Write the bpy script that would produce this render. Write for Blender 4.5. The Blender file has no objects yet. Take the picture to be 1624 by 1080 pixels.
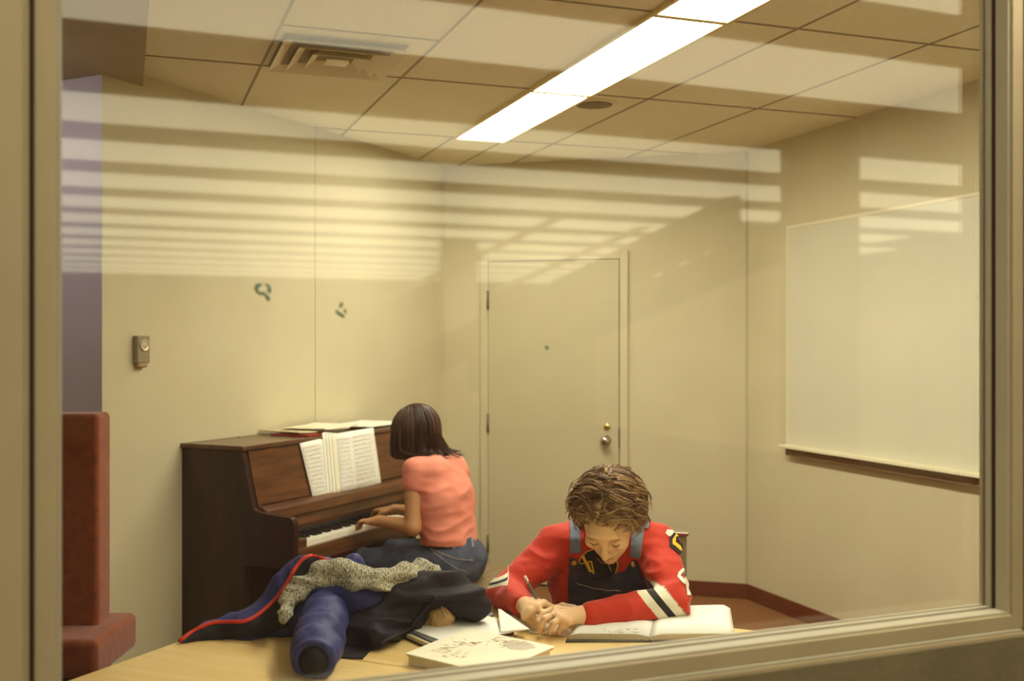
import bpy, bmesh, math, random
import numpy as np
from mathutils import Vector, Matrix, noise
from mathutils.bvhtree import BVHTree

random.seed(7)
C = bpy.context.scene.collection
# ------------------------------------------------------------------ camera
F = 1700.0            # focal length in pixels of the 1624 x 1080 frame
EYE = 1.55
cam = bpy.data.cameras.new('camera')
cam.sensor_width = 36.0
cam.lens = F / 1624 * 36
cam.shift_y = 8 / 1624
cam.clip_start = 0.05
cam.dof.use_dof = True
cam.dof.focus_distance = 3.5
cam.dof.aperture_fstop = 2.8
camo = bpy.data.objects.new('camera', cam)
C.objects.link(camo)
camo.location = (0, 0, EYE)
camo.rotation_euler = (math.pi / 2, 0, 0)
bpy.context.scene.camera = camo
# ------------------------------------------------------------------ world, exposure
w = bpy.data.worlds.new('world')
bpy.context.scene.world = w
w.use_nodes = True
w.node_tree.nodes['Background'].inputs[0].default_value = (1, .86, .6, 1)
w.node_tree.nodes['Background'].inputs[1].default_value = 0.15
vs = bpy.context.scene.view_settings
vs.view_transform = 'Standard'
vs.look = 'None'
vs.exposure = 0.0
vs.gamma = 1.0
vs.use_curve_mapping = False
LIGHT_COL = (1.0, .955, .78)
ROOM_LIGHT = 31.0      # radiance of the ceiling diffusers in the room
LIB_LIGHT = 2.7        # radiance of the lit ceiling rows in the hall outside
GLASS_R = 0.065        # reflectance of one face of the pane
CEIL = 2.74
TAB = 0.72

def P(px, py, Z):
    return Vector(((px - 812) / F * Z, Z, EYE - (py - 548) / F * Z))
def T(px, py, z):
    Z = F * (EYE - z) / (py - 548)
    return Vector(((px - 812) / F * Z, Z, z))
def ray(px, py):
    return Vector(((px - 812) / F, 1, -(py - 548) / F)).normalized()

# ------------------------------------------------------------------ materials
def nodes(name):
    m = bpy.data.materials.new(name)
    m.use_nodes = True
    nt = m.node_tree
    return m, nt, nt.nodes['Principled BSDF']
def N(nt, t, **kw):
    n = nt.nodes.new(t)
    for k, v in kw.items():
        if k in n.inputs: n.inputs[k].default_value = v
        else: setattr(n, k, v)
    return n
def mat(name, col, rough=.6, col2=None, scale=8, detail=3, bump=0, bscale=None, stretch=None, metal=0, spec=.4, ramp=(.35, .65), sheen=0):
    m, nt, b = nodes(name)
    b.inputs['Base Color'].default_value = (*col, 1)
    b.inputs['Roughness'].default_value = rough
    b.inputs['Metallic'].default_value = metal
    b.inputs['Specular IOR Level'].default_value = spec
    if sheen: b.inputs['Sheen Weight'].default_value = sheen
    tc = N(nt, 'ShaderNodeTexCoord')
    mp = N(nt, 'ShaderNodeMapping')
    if stretch: mp.inputs['Scale'].default_value = stretch
    nt.links.new(tc.outputs['Object'], mp.inputs[0])
    if col2:
        n = N(nt, 'ShaderNodeTexNoise', Scale=scale, Detail=detail)
        nt.links.new(mp.outputs[0], n.inputs['Vector'])
        r = N(nt, 'ShaderNodeValToRGB')
        r.color_ramp.elements[0].position = ramp[0]; r.color_ramp.elements[1].position = ramp[1]
        r.color_ramp.elements[0].color = (*col, 1); r.color_ramp.elements[1].color = (*col2, 1)
        nt.links.new(n.outputs['Fac'], r.inputs[0])
        nt.links.new(r.outputs[0], b.inputs['Base Color'])
    if bump:
        n2 = N(nt, 'ShaderNodeTexNoise', Scale=bscale or scale, Detail=4)
        nt.links.new(mp.outputs[0], n2.inputs['Vector'])
        bp = N(nt, 'ShaderNodeBump', Strength=bump, Distance=.01)
        nt.links.new(n2.outputs['Fac'], bp.inputs['Height'])
        nt.links.new(bp.outputs[0], b.inputs['Normal'])
    return m
def emit(name, col, s):
    m = bpy.data.materials.new(name); m.use_nodes = True
    nt = m.node_tree; nt.nodes.clear()
    e = N(nt, 'ShaderNodeEmission'); e.inputs[0].default_value = (*col, 1); e.inputs[1].default_value = s
    o = N(nt, 'ShaderNodeOutputMaterial'); nt.links.new(e.outputs[0], o.inputs[0])
    return m
def attr_mat(name, attr, stops, rough=.6, const=False, bump=0, bscale=60, spec=.3, sheen=0, stretch=None):
    """colour from a float vertex attribute through a ramp"""
    m, nt, b = nodes(name)
    b.inputs['Roughness'].default_value = rough
    b.inputs['Specular IOR Level'].default_value = spec
    if sheen: b.inputs['Sheen Weight'].default_value = sheen
    a = N(nt, 'ShaderNodeAttribute'); a.attribute_name = attr
    r = N(nt, 'ShaderNodeValToRGB')
    if const: r.color_ramp.interpolation = 'CONSTANT'
    els = r.color_ramp.elements
    while len(els) < len(stops): els.new(.5)
    for e, (p, c) in zip(els, stops): e.position = p; e.color = (*c, 1)
    nt.links.new(a.outputs['Fac'], r.inputs[0]); nt.links.new(r.outputs[0], b.inputs['Base Color'])
    if bump:
        tc = N(nt, 'ShaderNodeTexCoord'); mp = N(nt, 'ShaderNodeMapping')
        if stretch: mp.inputs['Scale'].default_value = stretch
        nt.links.new(tc.outputs['Object'], mp.inputs[0])
        n2 = N(nt, 'ShaderNodeTexNoise', Scale=bscale, Detail=4)
        nt.links.new(mp.outputs[0], n2.inputs['Vector'])
        bp = N(nt, 'ShaderNodeBump', Strength=bump, Distance=.01)
        nt.links.new(n2.outputs['Fac'], bp.inputs['Height']); nt.links.new(bp.outputs[0], b.inputs['Normal'])
    return m

M = {}
M['wall'] = mat('wall_paint', (.64, .575, .38), .75, (.61, .545, .355), scale=3, bump=.15, bscale=220)
M['wall_grey'] = mat('lilac_grey_paint', (.52, .475, .49), .8, (.48, .435, .45), scale=3, bump=.1, bscale=200)
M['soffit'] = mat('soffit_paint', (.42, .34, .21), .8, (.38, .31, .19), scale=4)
M['tile'] = mat('ceiling_tile', (.95, .89, .69), .9, (.86, .79, .58), scale=120, detail=2, bump=.5, bscale=160, ramp=(.3, .5))
M['grid'] = mat('ceiling_grid_shade', (.34, .27, .16), .6)
M['trimlight'] = mat('fixture_trim', (.75, .62, .28), .5)
M['diff'] = emit('diffuser_glow', LIGHT_COL, ROOM_LIGHT)
M['cool'] = emit('alcove_fill_glow', (.98, .90, .95), 17.0)  # glow of the added alcove fill lamp
M['libdiff'] = emit('hall_diffuser_glow', (1.0, .92, .62), LIB_LIGHT)
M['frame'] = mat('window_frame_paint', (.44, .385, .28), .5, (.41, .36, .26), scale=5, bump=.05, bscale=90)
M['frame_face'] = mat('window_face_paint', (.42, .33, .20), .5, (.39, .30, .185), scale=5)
M['groove'] = mat('groove_shade', (.05, .022, .015), .7)  # dark colour stands for the shade in frame grooves and the door gap
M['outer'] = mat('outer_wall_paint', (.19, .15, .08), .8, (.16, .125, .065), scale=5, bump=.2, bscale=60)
M['carpet'] = mat('orange_brown_carpet', (.30, .13, .04), .95, (.22, .09, .028), scale=90, bump=.6, bscale=250)
M['hall_carpet'] = mat('hall_carpet', (.05, .03, .018), .95, (.035, .02, .012), scale=60)
M['cove'] = mat('brown_rubber_base', (.15, .04, .015), .5)
M['seam'] = mat('seam_line', (.50, .44, .29), .7)
M['door'] = mat('door_paint', (.58, .52, .335), .5, (.56, .50, .32), scale=2.5)
M['doorframe'] = mat('door_frame_paint', (.62, .555, .365), .5)
M['metal'] = mat('satin_metal', (.55, .52, .45), .3, metal=1)
M['darkmetal'] = mat('hinge_metal', (.22, .18, .11), .45, metal=.6)
M['brass'] = mat('brass', (.70, .50, .18), .3, metal=1)
M['board'] = mat('board_white', (.69, .66, .50), .35, (.66, .63, .475), scale=2)
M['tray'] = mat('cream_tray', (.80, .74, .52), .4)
M['trayshade'] = mat('tray_underside_shadow', (.22, .13, .06), .6)
M['thermo'] = mat('thermostat_grey', (.30, .25, .16), .4)
M['thermo_l'] = mat('thermostat_dial', (.60, .52, .36), .3, metal=.4)

def wood(name, a, b_, scale=3.0, stretch=(1, 1, 12), rough=.35, axis='Z'):
    m, nt, b = nodes(name)
    b.inputs['Roughness'].default_value = rough
    tc = N(nt, 'ShaderNodeTexCoord'); mp = N(nt, 'ShaderNodeMapping'); mp.inputs['Scale'].default_value = stretch
    nt.links.new(tc.outputs['Object'], mp.inputs[0])
    n = N(nt, 'ShaderNodeTexNoise', Scale=scale, Detail=6, Roughness=.62, Distortion=.9)
    nt.links.new(mp.outputs[0], n.inputs['Vector'])
    r = N(nt, 'ShaderNodeValToRGB'); e = r.color_ramp.elements
    e[0].position = .32; e[1].position = .70
    e[0].color = (*a, 1); e[1].color = (*b_, 1)
    nt.links.new(n.outputs['Fac'], r.inputs[0]); nt.links.new(r.outputs[0], b.inputs['Base Color'])
    bp = N(nt, 'ShaderNodeBump', Strength=.08, Distance=.005)
    nt.links.new(n.outputs['Fac'], bp.inputs['Height']); nt.links.new(bp.outputs[0], b.inputs['Normal'])
    return m
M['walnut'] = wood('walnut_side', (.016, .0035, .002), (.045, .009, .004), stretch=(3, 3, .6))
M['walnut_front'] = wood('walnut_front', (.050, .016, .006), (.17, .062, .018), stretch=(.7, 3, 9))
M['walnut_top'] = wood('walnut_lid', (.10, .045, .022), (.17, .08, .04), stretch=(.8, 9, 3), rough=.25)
M['table'] = wood('pale_maple_laminate', (.76, .53, .20), (.87, .65, .29), scale=2, stretch=(1, 12, 12), rough=.3)
M['tedge'] = wood('maple_edge', (.50, .28, .10), (.60, .36, .14), stretch=(1, 8, 8))
M['bench'] = wood('bench_top', (.16, .10, .045), (.24, .16, .075), stretch=(1, 10, 10), rough=.5)
M['rust'] = mat('rust_upholstery', (.27, .055, .010), .85, (.21, .038, .008), scale=30, bump=.3, bscale=200, sheen=.3)
M['ivory'] = mat('ivory_key', (.86, .82, .66), .25)
M['ebony'] = mat('ebony_key', (.012, .010, .010), .35)
M['paper'] = mat('white_paper', (.88, .87, .78), .7, (.84, .83, .74), scale=6)
M['paper_cream'] = mat('cream_paper', (.88, .83, .64), .7, (.84, .79, .60), scale=6)
M['paper_fold'] = mat('manila_paper', (.74, .64, .40), .7)
M['pageedge'] = mat('page_edges', (.70, .60, .40), .8, (.55, .45, .28), scale=40, stretch=(1, 1, 60))
M['redbook'] = mat('red_book_cover', (.30, .03, .02), .5)
M['dkcover'] = mat('dark_book_cover', (.06, .045, .035), .5)
M['greycover'] = mat('grey_notebook', (.13, .13, .14), .6)
M['ink'] = mat('grey_ink', (.35, .30, .25), .7)
M['inklight'] = mat('faint_ink', (.56, .50, .40), .7)
M['brownink'] = mat('brown_ink', (.42, .27, .14), .7)
M['skin'] = mat('skin', (.82, .55, .31), .5, (.76, .48, .26), scale=9, bump=.05, bscale=60)
M['skin_girl'] = mat('skin_tan', (.56, .29, .13), .5, (.52, .26, .11), scale=9, bump=.05, bscale=60)
M['lip'] = mat('lips', (.45, .15, .08), .5)
M['eyelid'] = mat('lash', (.10, .04, .02), .7)
M['denim'] = mat('denim', (.055, .065, .105), .85, (.095, .11, .16), scale=14, bump=.4, bscale=300)
M['denim_dark'] = mat('dark_denim', (.035, .03, .055), .85, (.055, .05, .08), scale=14, bump=.4, bscale=300)
M['strap'] = mat('faded_denim_strap', (.17, .21, .28), .85, (.22, .26, .33), scale=20, bump=.3, bscale=300)
M['coral'] = mat('coral_shirt', (.74, .225, .145), .8, (.80, .28, .19), scale=7, bump=.2, bscale=18)
M['thread'] = mat('tan_thread', (.38, .30, .22), .8)
M['white_cloth'] = mat('white_cloth', (.84, .80, .66), .8)
M['yellow'] = mat('yellow_felt', (.80, .50, .04), .8)
M['black'] = mat('black_felt', (.018, .014, .014), .8)
M['bluecoat'] = mat('blue_nylon', (.022, .028, .13), .6, (.035, .042, .18), scale=6, bump=.5, bscale=30)
M['coatlining'] = mat('dark_lining', (.006, .005, .012), .7)
M['redtrim'] = mat('red_piping', (.62, .04, .015), .6)
M['darkcoat'] = mat('charcoal_coat', (.013, .010, .015), .62, (.024, .020, .027), scale=9, bump=.5, bscale=16, spec=.2)
M['tan'] = mat('tan_leather', (.42, .24, .09), .5, (.60, .38, .17), scale=20, bump=.4, bscale=40)
M['pink'] = mat('pink_rubber', (.68, .46, .42), .5)
M['chairgrey'] = mat('chair_shell', (.30, .26, .17), .5)
M['speaker'] = mat('speaker_grille', (.20, .16, .09), .6)
M['vent'] = mat('vent_enamel', (.86, .78, .56), .45)
M['ventdark'] = mat('vent_throat', (.42, .33, .21), .8)
M['column'] = mat('hall_column_brown', (.22, .15, .08), .8)
M['columnpale'] = mat('hall_column_pale', (.75, .62, .42), .8)
M['hallwall'] = mat('hall_wall_paint', (.62, .54, .38), .8)
M['hallfar'] = mat('hall_far_wall_paint', (.22, .18, .11), .8)
M['halldark'] = mat('hall_dark', (.10, .075, .05), .8)
M['decal'] = mat('teal_decal', (.10, .18, .14), .6, (.22, .30, .22), scale=120)
M['shoe'] = mat('brown_shoe', (.10, .05, .03), .6)
# knit: two-tone tweed
def knit():
    m, nt, b = nodes('tweed_knit')
    b.inputs['Roughness'].default_value = .95
    tc = N(nt, 'ShaderNodeTexCoord'); mp = N(nt, 'ShaderNodeMapping'); mp.inputs['Scale'].default_value = (1, 1, 1)
    nt.links.new(tc.outputs['Object'], mp.inputs[0])
    mp.inputs['Scale'].default_value = (420, 120, 130); mp.inputs['Rotation'].default_value = (0, .25, 0)
    n = N(nt, 'ShaderNodeTexNoise', Scale=1, Detail=2)
    nt.links.new(mp.outputs[0], n.inputs['Vector'])
    r = N(nt, 'ShaderNodeValToRGB'); e = r.color_ramp.elements
    e[0].position = .38; e[1].position = .52; e[0].color = (.10, .09, .07, 1); e[1].color = (.62, .58, .42, 1)
    nt.links.new(n.outputs['Fac'], r.inputs[0]); nt.links.new(r.outputs[0], b.inputs['Base Color'])
    bp = N(nt, 'ShaderNodeBump', Strength=.8, Distance=.01); nt.links.new(n.outputs['Fac'], bp.inputs['Height'])
    nt.links.new(bp.outputs[0], b.inputs['Normal'])
    return m
M['knit'] = knit()
def glass_mat():
    m = bpy.data.materials.new('window_glass'); m.use_nodes = True
    nt = m.node_tree; nt.nodes.clear()
    t = N(nt, 'ShaderNodeBsdfTransparent'); t.inputs[0].default_value = (.99, .99, .97, 1)
    g = N(nt, 'ShaderNodeBsdfGlossy'); g.inputs['Roughness'].default_value = 0.030
    mx = N(nt, 'ShaderNodeMixShader'); o = N(nt, 'ShaderNodeOutputMaterial')
    lw_ = N(nt, 'ShaderNodeLayerWeight', Blend=.5)
    pw_ = N(nt, 'ShaderNodeMath', operation='POWER'); pw_.inputs[1].default_value = 5
    mr = N(nt, 'ShaderNodeMath', operation='MULTIPLY_ADD'); mr.inputs[1].default_value = 1 - GLASS_R; mr.inputs[2].default_value = GLASS_R
    nt.links.new(lw_.outputs['Facing'], pw_.inputs[0]); nt.links.new(pw_.outputs[0], mr.inputs[0]); nt.links.new(mr.outputs[0], mx.inputs[0])
    nt.links.new(t.outputs[0], mx.inputs[1]); nt.links.new(g.outputs[0], mx.inputs[2])
    nt.links.new(mx.outputs[0], o.inputs[0])
    return m
M['glass'] = glass_mat()

# ------------------------------------------------------------------ mesh helpers
def pmat(o):
    if o is None: return Matrix.Identity(4)
    return Matrix.Translation(o.location) @ o.rotation_euler.to_matrix().to_4x4()
def link(name, me, m=None, parent=None, world=False, smooth=False):
    o = bpy.data.objects.new(name, me); C.objects.link(o)
    if m is not None: me.materials.append(m)
    if smooth: me.shade_smooth()
    if parent is not None:
        o.parent = parent
        if world: o.matrix_parent_inverse = rootmat(parent).inverted()
    return o
def rootmat(o):
    # world matrix of a chain whose links are empties/meshes with plain transforms
    mm = pmat(o)
    if o.parent is not None: mm = rootmat(o.parent) @ o.matrix_parent_inverse @ mm
    return mm
def tag(o, label=None, cat=None, group=None, kind=None):
    if label: o['label'] = label
    if cat: o['category'] = cat
    if group: o['group'] = group
    if kind: o['kind'] = kind
    return o
def thing(name, label, cat, loc=(0, 0, 0), rz=0, group=None):
    o = bpy.data.objects.new(name, None); C.objects.link(o)
    o.location = loc; o.rotation_euler = (0, 0, rz); o.empty_display_size = .1
    return tag(o, label, cat, group)

class MB:
    def __init__(s): s.v = []; s.f = []
    def add(s, vs_, fs_):
        b = len(s.v); s.v += [tuple(v) for v in vs_]; s.f += [tuple(b + i for i in f) for f in fs_]; return s
    def box(s, x0, x1, y0, y1, z0, z1, mx=None):
        vs_ = [Vector(p) for p in ((x0, y0, z0), (x1, y0, z0), (x1, y1, z0), (x0, y1, z0), (x0, y0, z1), (x1, y0, z1), (x1, y1, z1), (x0, y1, z1))]
        if mx: vs_ = [mx @ v for v in vs_]
        return s.add(vs_, [(3, 2, 1, 0), (4, 5, 6, 7), (0, 1, 5, 4), (1, 2, 6, 5), (2, 3, 7, 6), (3, 0, 4, 7)])
    def prism(s, poly, z0, z1):
        n = len(poly)
        a = sum(poly[i][0] * poly[(i + 1) % n][1] - poly[(i + 1) % n][0] * poly[i][1] for i in range(n))
        if a < 0: poly = poly[::-1]
        vs_ = [(x, y, z0) for x, y in poly] + [(x, y, z1) for x, y in poly]
        fs_ = [tuple(range(n - 1, -1, -1)), tuple(range(n, 2 * n))] + [(i, (i + 1) % n, n + (i + 1) % n, n + i) for i in range(n)]
        return s.add(vs_, fs_)
    def profx(s, prof, x0, x1):
        """profile in (y,z), extruded along x"""
        n = len(prof)
        vs_ = [(x0, y, z) for y, z in prof] + [(x1, y, z) for y, z in prof]
        fs_ = [tuple(range(n - 1, -1, -1)), tuple(range(n, 2 * n))] + [(i, (i + 1) % n, n + (i + 1) % n, n + i) for i in range(n)]
        return s.add(vs_, fs_)
    def tube(s, pts, r, n=10, cap=True, flat=None):
        pts = [Vector(p) for p in pts]
        rs = r if isinstance(r, (list, tuple)) else [r] * len(pts)
        t0 = (pts[1] - pts[0]).normalized()
        up = Vector((0, 0, 1)) if abs(t0.z) < .9 else Vector((1, 0, 0))
        nrm = t0.cross(up).normalized(); vs_ = []
        for i, p in enumerate(pts):
            t = (pts[min(i + 1, len(pts) - 1)] - pts[max(i - 1, 0)]).normalized()
            nrm = (nrm - t * nrm.dot(t)).normalized(); bn = t.cross(nrm)
            for k in range(n):
                a = 2 * math.pi * k / n
                vs_.append(p + nrm * math.cos(a) * rs[i] + bn * math.sin(a) * rs[i] * (flat or 1))
        fs_ = []
        for i in range(len(pts) - 1):
            for k in range(n):
                k2 = (k + 1) % n
                fs_.append((i * n + k, i * n + k2, (i + 1) * n + k2, (i + 1) * n + k))
        if cap: fs_ += [tuple(range(n - 1, -1, -1)), tuple(range((len(pts) - 1) * n, len(pts) * n))]
        return s.add(vs_, fs_)
    def lathe(s, prof, c=(0, 0, 0), n=24, mx=None):
        """prof: (r,h) along local z"""
        vs_ = []
        for r, h in prof:
            for k in range(n):
                a = 2 * math.pi * k / n; v = Vector((r * math.cos(a), r * math.sin(a), h))
                vs_.append((mx @ v if mx else v) + Vector(c))
        fs_ = []
        for i in range(len(prof) - 1):
            for k in range(n):
                k2 = (k + 1) % n; fs_.append((i * n + k, i * n + k2, (i + 1) * n + k2, (i + 1) * n + k))
        fs_ += [tuple(range(n - 1, -1, -1)), tuple(range((len(prof) - 1) * n, len(prof) * n))]
        return s.add(vs_, fs_)
    def mesh(s, name):
        me = bpy.data.meshes.new(name); me.from_pydata(s.v, [], s.f); me.validate(); me.update()
        bm = bmesh.new(); bm.from_mesh(me); bmesh.ops.recalc_face_normals(bm, faces=bm.faces); bm.to_mesh(me); bm.free()
        return me
    def build(s, name, m, parent=None, world=False, bevel=0, seg=2, smooth=False, center=False):
        me = s.mesh(name)
        off = None
        if center and parent is None:
            off = Vector((sum(v[0] for v in s.v) / len(s.v), sum(v[1] for v in s.v) / len(s.v), min(v[2] for v in s.v)))
            me.transform(Matrix.Translation(-off))
        o = link(name, me, m, parent, world, smooth)
        if off is not None: o.location = off
        if bevel:
            b = o.modifiers.new('bevel', 'BEVEL'); b.width = bevel; b.segments = seg; b.limit_method = 'ANGLE'; b.angle_limit = .6
            me.shade_smooth()
            wn = o.modifiers.new('wn', 'WEIGHTED_NORMAL'); wn.keep_sharp = False
        return o
def struct(o): o['kind'] = 'structure'; return o

# ------------------------------------------------------------------ signed distance sculpting
class Field:
    def __init__(s, lo, hi, h=.005):
        s.lo = np.array(lo, float); s.h = h
        s.n = np.ceil((np.array(hi) - s.lo) / h).astype(int) + 1
        s.F = np.full(s.n, 1e3, np.float32)
    def _sl(s, a, b, m):
        i0 = np.clip(np.floor((np.array(a) - m - s.lo) / s.h).astype(int), 0, s.n - 1)
        i1 = np.clip(np.ceil((np.array(b) + m - s.lo) / s.h).astype(int) + 1, 1, s.n)
        ax = [s.lo[k] + s.h * np.arange(i0[k], i1[k]) for k in range(3)]
        return tuple(slice(i0[k], i1[k]) for k in range(3)), np.meshgrid(*ax, indexing='ij')
    def put(s, d, sl, k, op='add'):
        A = s.F[sl]
        if op == 'sub':
            d = -d; hh = np.maximum(k - np.abs(A - d), 0) / k
            s.F[sl] = np.maximum(A, d) + hh * hh * k / 4
        elif op == 'and':
            s.F[sl] = np.maximum(A, d)
        else:
            hh = np.maximum(k - np.abs(A - d), 0) / k
            s.F[sl] = np.minimum(A, d) - hh * hh * k / 4
    def rc(s, a, b, ra, rb, k=.02, flat=None, op='add'):
        a = np.array(a, float); b = np.array(b, float); rm = max(ra, rb)
        sl, (X, Y, Z) = s._sl(np.minimum(a, b) - rm, np.maximum(a, b) + rm, k + 2 * s.h)
        if X.size == 0: return s
        ab = b - a; L = max(ab.dot(ab), 1e-9)
        t = np.clip(((X - a[0]) * ab[0] + (Y - a[1]) * ab[1] + (Z - a[2]) * ab[2]) / L, 0, 1)
        qx = X - a[0] - t * ab[0]; qy = Y - a[1] - t * ab[1]; qz = Z - a[2] - t * ab[2]
        q2 = qx * qx + qy * qy + qz * qz
        if flat is not None:
            ax, f = flat; ax = Vector(ax).normalized()
            c = qx * ax[0] + qy * ax[1] + qz * ax[2]; q2 = q2 + c * c * (f * f - 1)
        s.put(np.sqrt(q2) - (ra + (rb - ra) * t), sl, k, op); return s
    def chain(s, pts, rs, k=.02, flat=None, op='add'):
        for i in range(len(pts) - 1): s.rc(pts[i], pts[i + 1], rs[i], rs[i + 1], k, flat, op)
        return s
    def ell(s, c, r, R=None, k=.02, op='add'):
        c = np.array(c, float); rm = max(r)
        sl, (X, Y, Z) = s._sl(c - rm, c + rm, k + 2 * s.h)
        if X.size == 0: return s
        x, y, z = X - c[0], Y - c[1], Z - c[2]
        if R is not None:
            Ri = np.array(R.transposed())
            x, y, z = (Ri[i][0] * x + Ri[i][1] * y + Ri[i][2] * z for i in range(3))
        k0 = np.sqrt((x / r[0]) ** 2 + (y / r[1]) ** 2 + (z / r[2]) ** 2) + 1e-6
        k1 = np.sqrt((x / r[0] ** 2) ** 2 + (y / r[1] ** 2) ** 2 + (z / r[2] ** 2) ** 2) + 1e-6
        s.put(k0 * (k0 - 1) / k1, sl, k, op); return s
    def plane(s, p, n):
        """keep the side opposite to n"""
        n = Vector(n).normalized(); sl, (X, Y, Z) = s._sl(s.lo, s.lo + s.h * s.n, 0)
        s.F = np.maximum(s.F, ((X - p[0]) * n[0] + (Y - p[1]) * n[1] + (Z - p[2]) * n[2]).astype(np.float32)); return s
    def zmin(s, z0): return s.plane((0, 0, z0), (0, 0, -1))
    def mesh(s, name):
        A = np.pad(s.F, 1, constant_values=1.0); lo = s.lo - s.h; h = s.h
        ins = A < 0
        n = np.array(A.shape); cn = n - 1
        cnt = np.zeros(cn, np.int16); acc = np.zeros((*cn, 3), np.float32)
        for ax in range(3):
            a = [slice(None)] * 3; b = [slice(None)] * 3; a[ax] = slice(0, -1); b[ax] = slice(1, None)
            a, b = tuple(a), tuple(b)
            ch = ins[a] != ins[b]
            with np.errstate(divide='ignore', invalid='ignore'):
                tt = np.where(ch, A[a] / (A[a] - A[b]), 0).astype(np.float32)
            o1, o2 = [k for k in range(3) if k != ax]
            for d1 in (0, 1):
                for d2 in (0, 1):
                    sl = [slice(None)] * 3
                    sl[o1] = slice(d1, d1 + cn[o1]); sl[o2] = slice(d2, d2 + cn[o2]); sl = tuple(sl)
                    c = ch[sl]; cnt += c
                    acc[..., ax] += np.where(c, tt[sl], 0); acc[..., o1] += c * d1; acc[..., o2] += c * d2
        act = cnt > 0; idx = np.full(cn, -1, np.int64); idx[act] = np.arange(act.sum())
        cell = np.argwhere(act); V = (cell + acc[act] / cnt[act][:, None]) * h + lo
        faces = []
        for ax in range(3):
            o1, o2 = (ax + 1) % 3, (ax + 2) % 3
            a = [slice(1, -1)] * 3; b = [slice(1, -1)] * 3; a[ax] = slice(0, -1); b[ax] = slice(1, None)
            ch = ins[tuple(a)] != ins[tuple(b)]; fl = ins[tuple(a)][ch]
            e = np.argwhere(ch); off = np.ones(3, int); off[ax] = 0; e = e + off
            def at(d1, d2):
                q = e.copy(); q[:, o1] -= d1; q[:, o2] -= d2; return idx[q[:, 0], q[:, 1], q[:, 2]]
            Q = np.stack([at(0, 0), at(1, 0), at(1, 1), at(0, 1)], 1)
            Q[~fl] = Q[~fl][:, ::-1]; faces.append(Q)
        Fq = np.concatenate(faces)
        me = bpy.data.meshes.new(name); me.from_pydata(V.tolist(), [], Fq.tolist()); me.update()
        me.shade_smooth()
        return me
def fold(me, amp, sc, seed=0, stretch=(1, 1, 1), amp2=0, sc2=1):
    """move vertices along their normals with ridged noise (cloth folds)"""
    ns = [v.normal.copy() for v in me.vertices]
    for v, n in zip(me.vertices, ns):
        q = Vector((v.co.x * stretch[0], v.co.y * stretch[1], v.co.z * stretch[2]))
        d = (1 - 2 * abs(noise.noise(q * sc + Vector((seed, seed, 0))))) * amp - amp * .5
        if amp2: d += noise.noise(q * sc2 + Vector((0, seed, seed))) * amp2
        v.co += n * d
    me.update(); return me
def set_attr(me, name, vals):
    a = me.attributes.new(name, 'FLOAT', 'POINT'); a.data.foreach_set('value', vals)
def bvh_of(me):
    return BVHTree.FromPolygons([v.co.copy() for v in me.vertices], [tuple(p.vertices) for p in me.polygons])
O = Vector((0, 0, EYE))
def decal(name, poly, bvh, m, parent, off=.002, cuts=4, thick=.0015, smooth=True):
    """a cloth patch that follows the surface it is sewn on; outline given as view directions on to that surface"""
    bm = bmesh.new()
    vs_ = [bm.verts.new((x, y, 0)) for x, y in poly]
    bm.faces.new(vs_)
    bmesh.ops.triangulate(bm, faces=bm.faces)
    for _ in range(cuts):
        ed = [e for e in bm.edges if e.calc_length() > 2.0]
        if not ed: break
        bmesh.ops.subdivide_edges(bm, edges=ed, cuts=1)
        bmesh.ops.triangulate(bm, faces=bm.faces)
    bad = []
    for v in bm.verts:
        hit, nrm, i, d = bvh.ray_cast(O, ray(v.co.x, v.co.y))
        if hit is None: bad.append(v); continue
        if nrm.dot(ray(v.co.x, v.co.y)) > 0: nrm = -nrm
        v.co = hit + nrm * off
    bmesh.ops.delete(bm, geom=bad, context='VERTS')
    me = bpy.data.meshes.new(name); bm.to_mesh(me); bm.free()
    o = link(name, me, m, parent, True, True)
    so = o.modifiers.new('thick', 'SOLIDIFY'); so.thickness = thick; so.offset = 1
    return o
def ribbon_px(pts, wd):
    """outline of a stroke of width wd along a polyline (in view pixels)"""
    L, R = [], []
    for i, p in enumerate(pts):
        a = pts[max(i - 1, 0)]; b = pts[min(i + 1, len(pts) - 1)]
        tx, ty = b[0] - a[0], b[1] - a[1]; l = math.hypot(tx, ty) or 1; nx, ny = -ty / l, tx / l
        L.append((p[0] + nx * wd / 2, p[1] + ny * wd / 2)); R.append((p[0] - nx * wd / 2, p[1] - ny * wd / 2))
    return L + R[::-1]
def crom(pts, n=8):
    """Catmull-Rom through points (tuples of any size)"""
    pts = [np.array(p, float) for p in pts]; out = []
    q = [2 * pts[0] - pts[1]] + pts + [2 * pts[-1] - pts[-2]]
    for i in range(1, len(q) - 2):
        for k in range(n):
            t = k / n
            out.append(.5 * ((2 * q[i]) + (-q[i - 1] + q[i + 1]) * t + (2 * q[i - 1] - 5 * q[i] + 4 * q[i + 1] - q[i + 2]) * t * t + (-q[i - 1] + 3 * q[i] - 3 * q[i + 1] + q[i + 2]) * t ** 3))
    out.append(pts[-1]); return out

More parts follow.
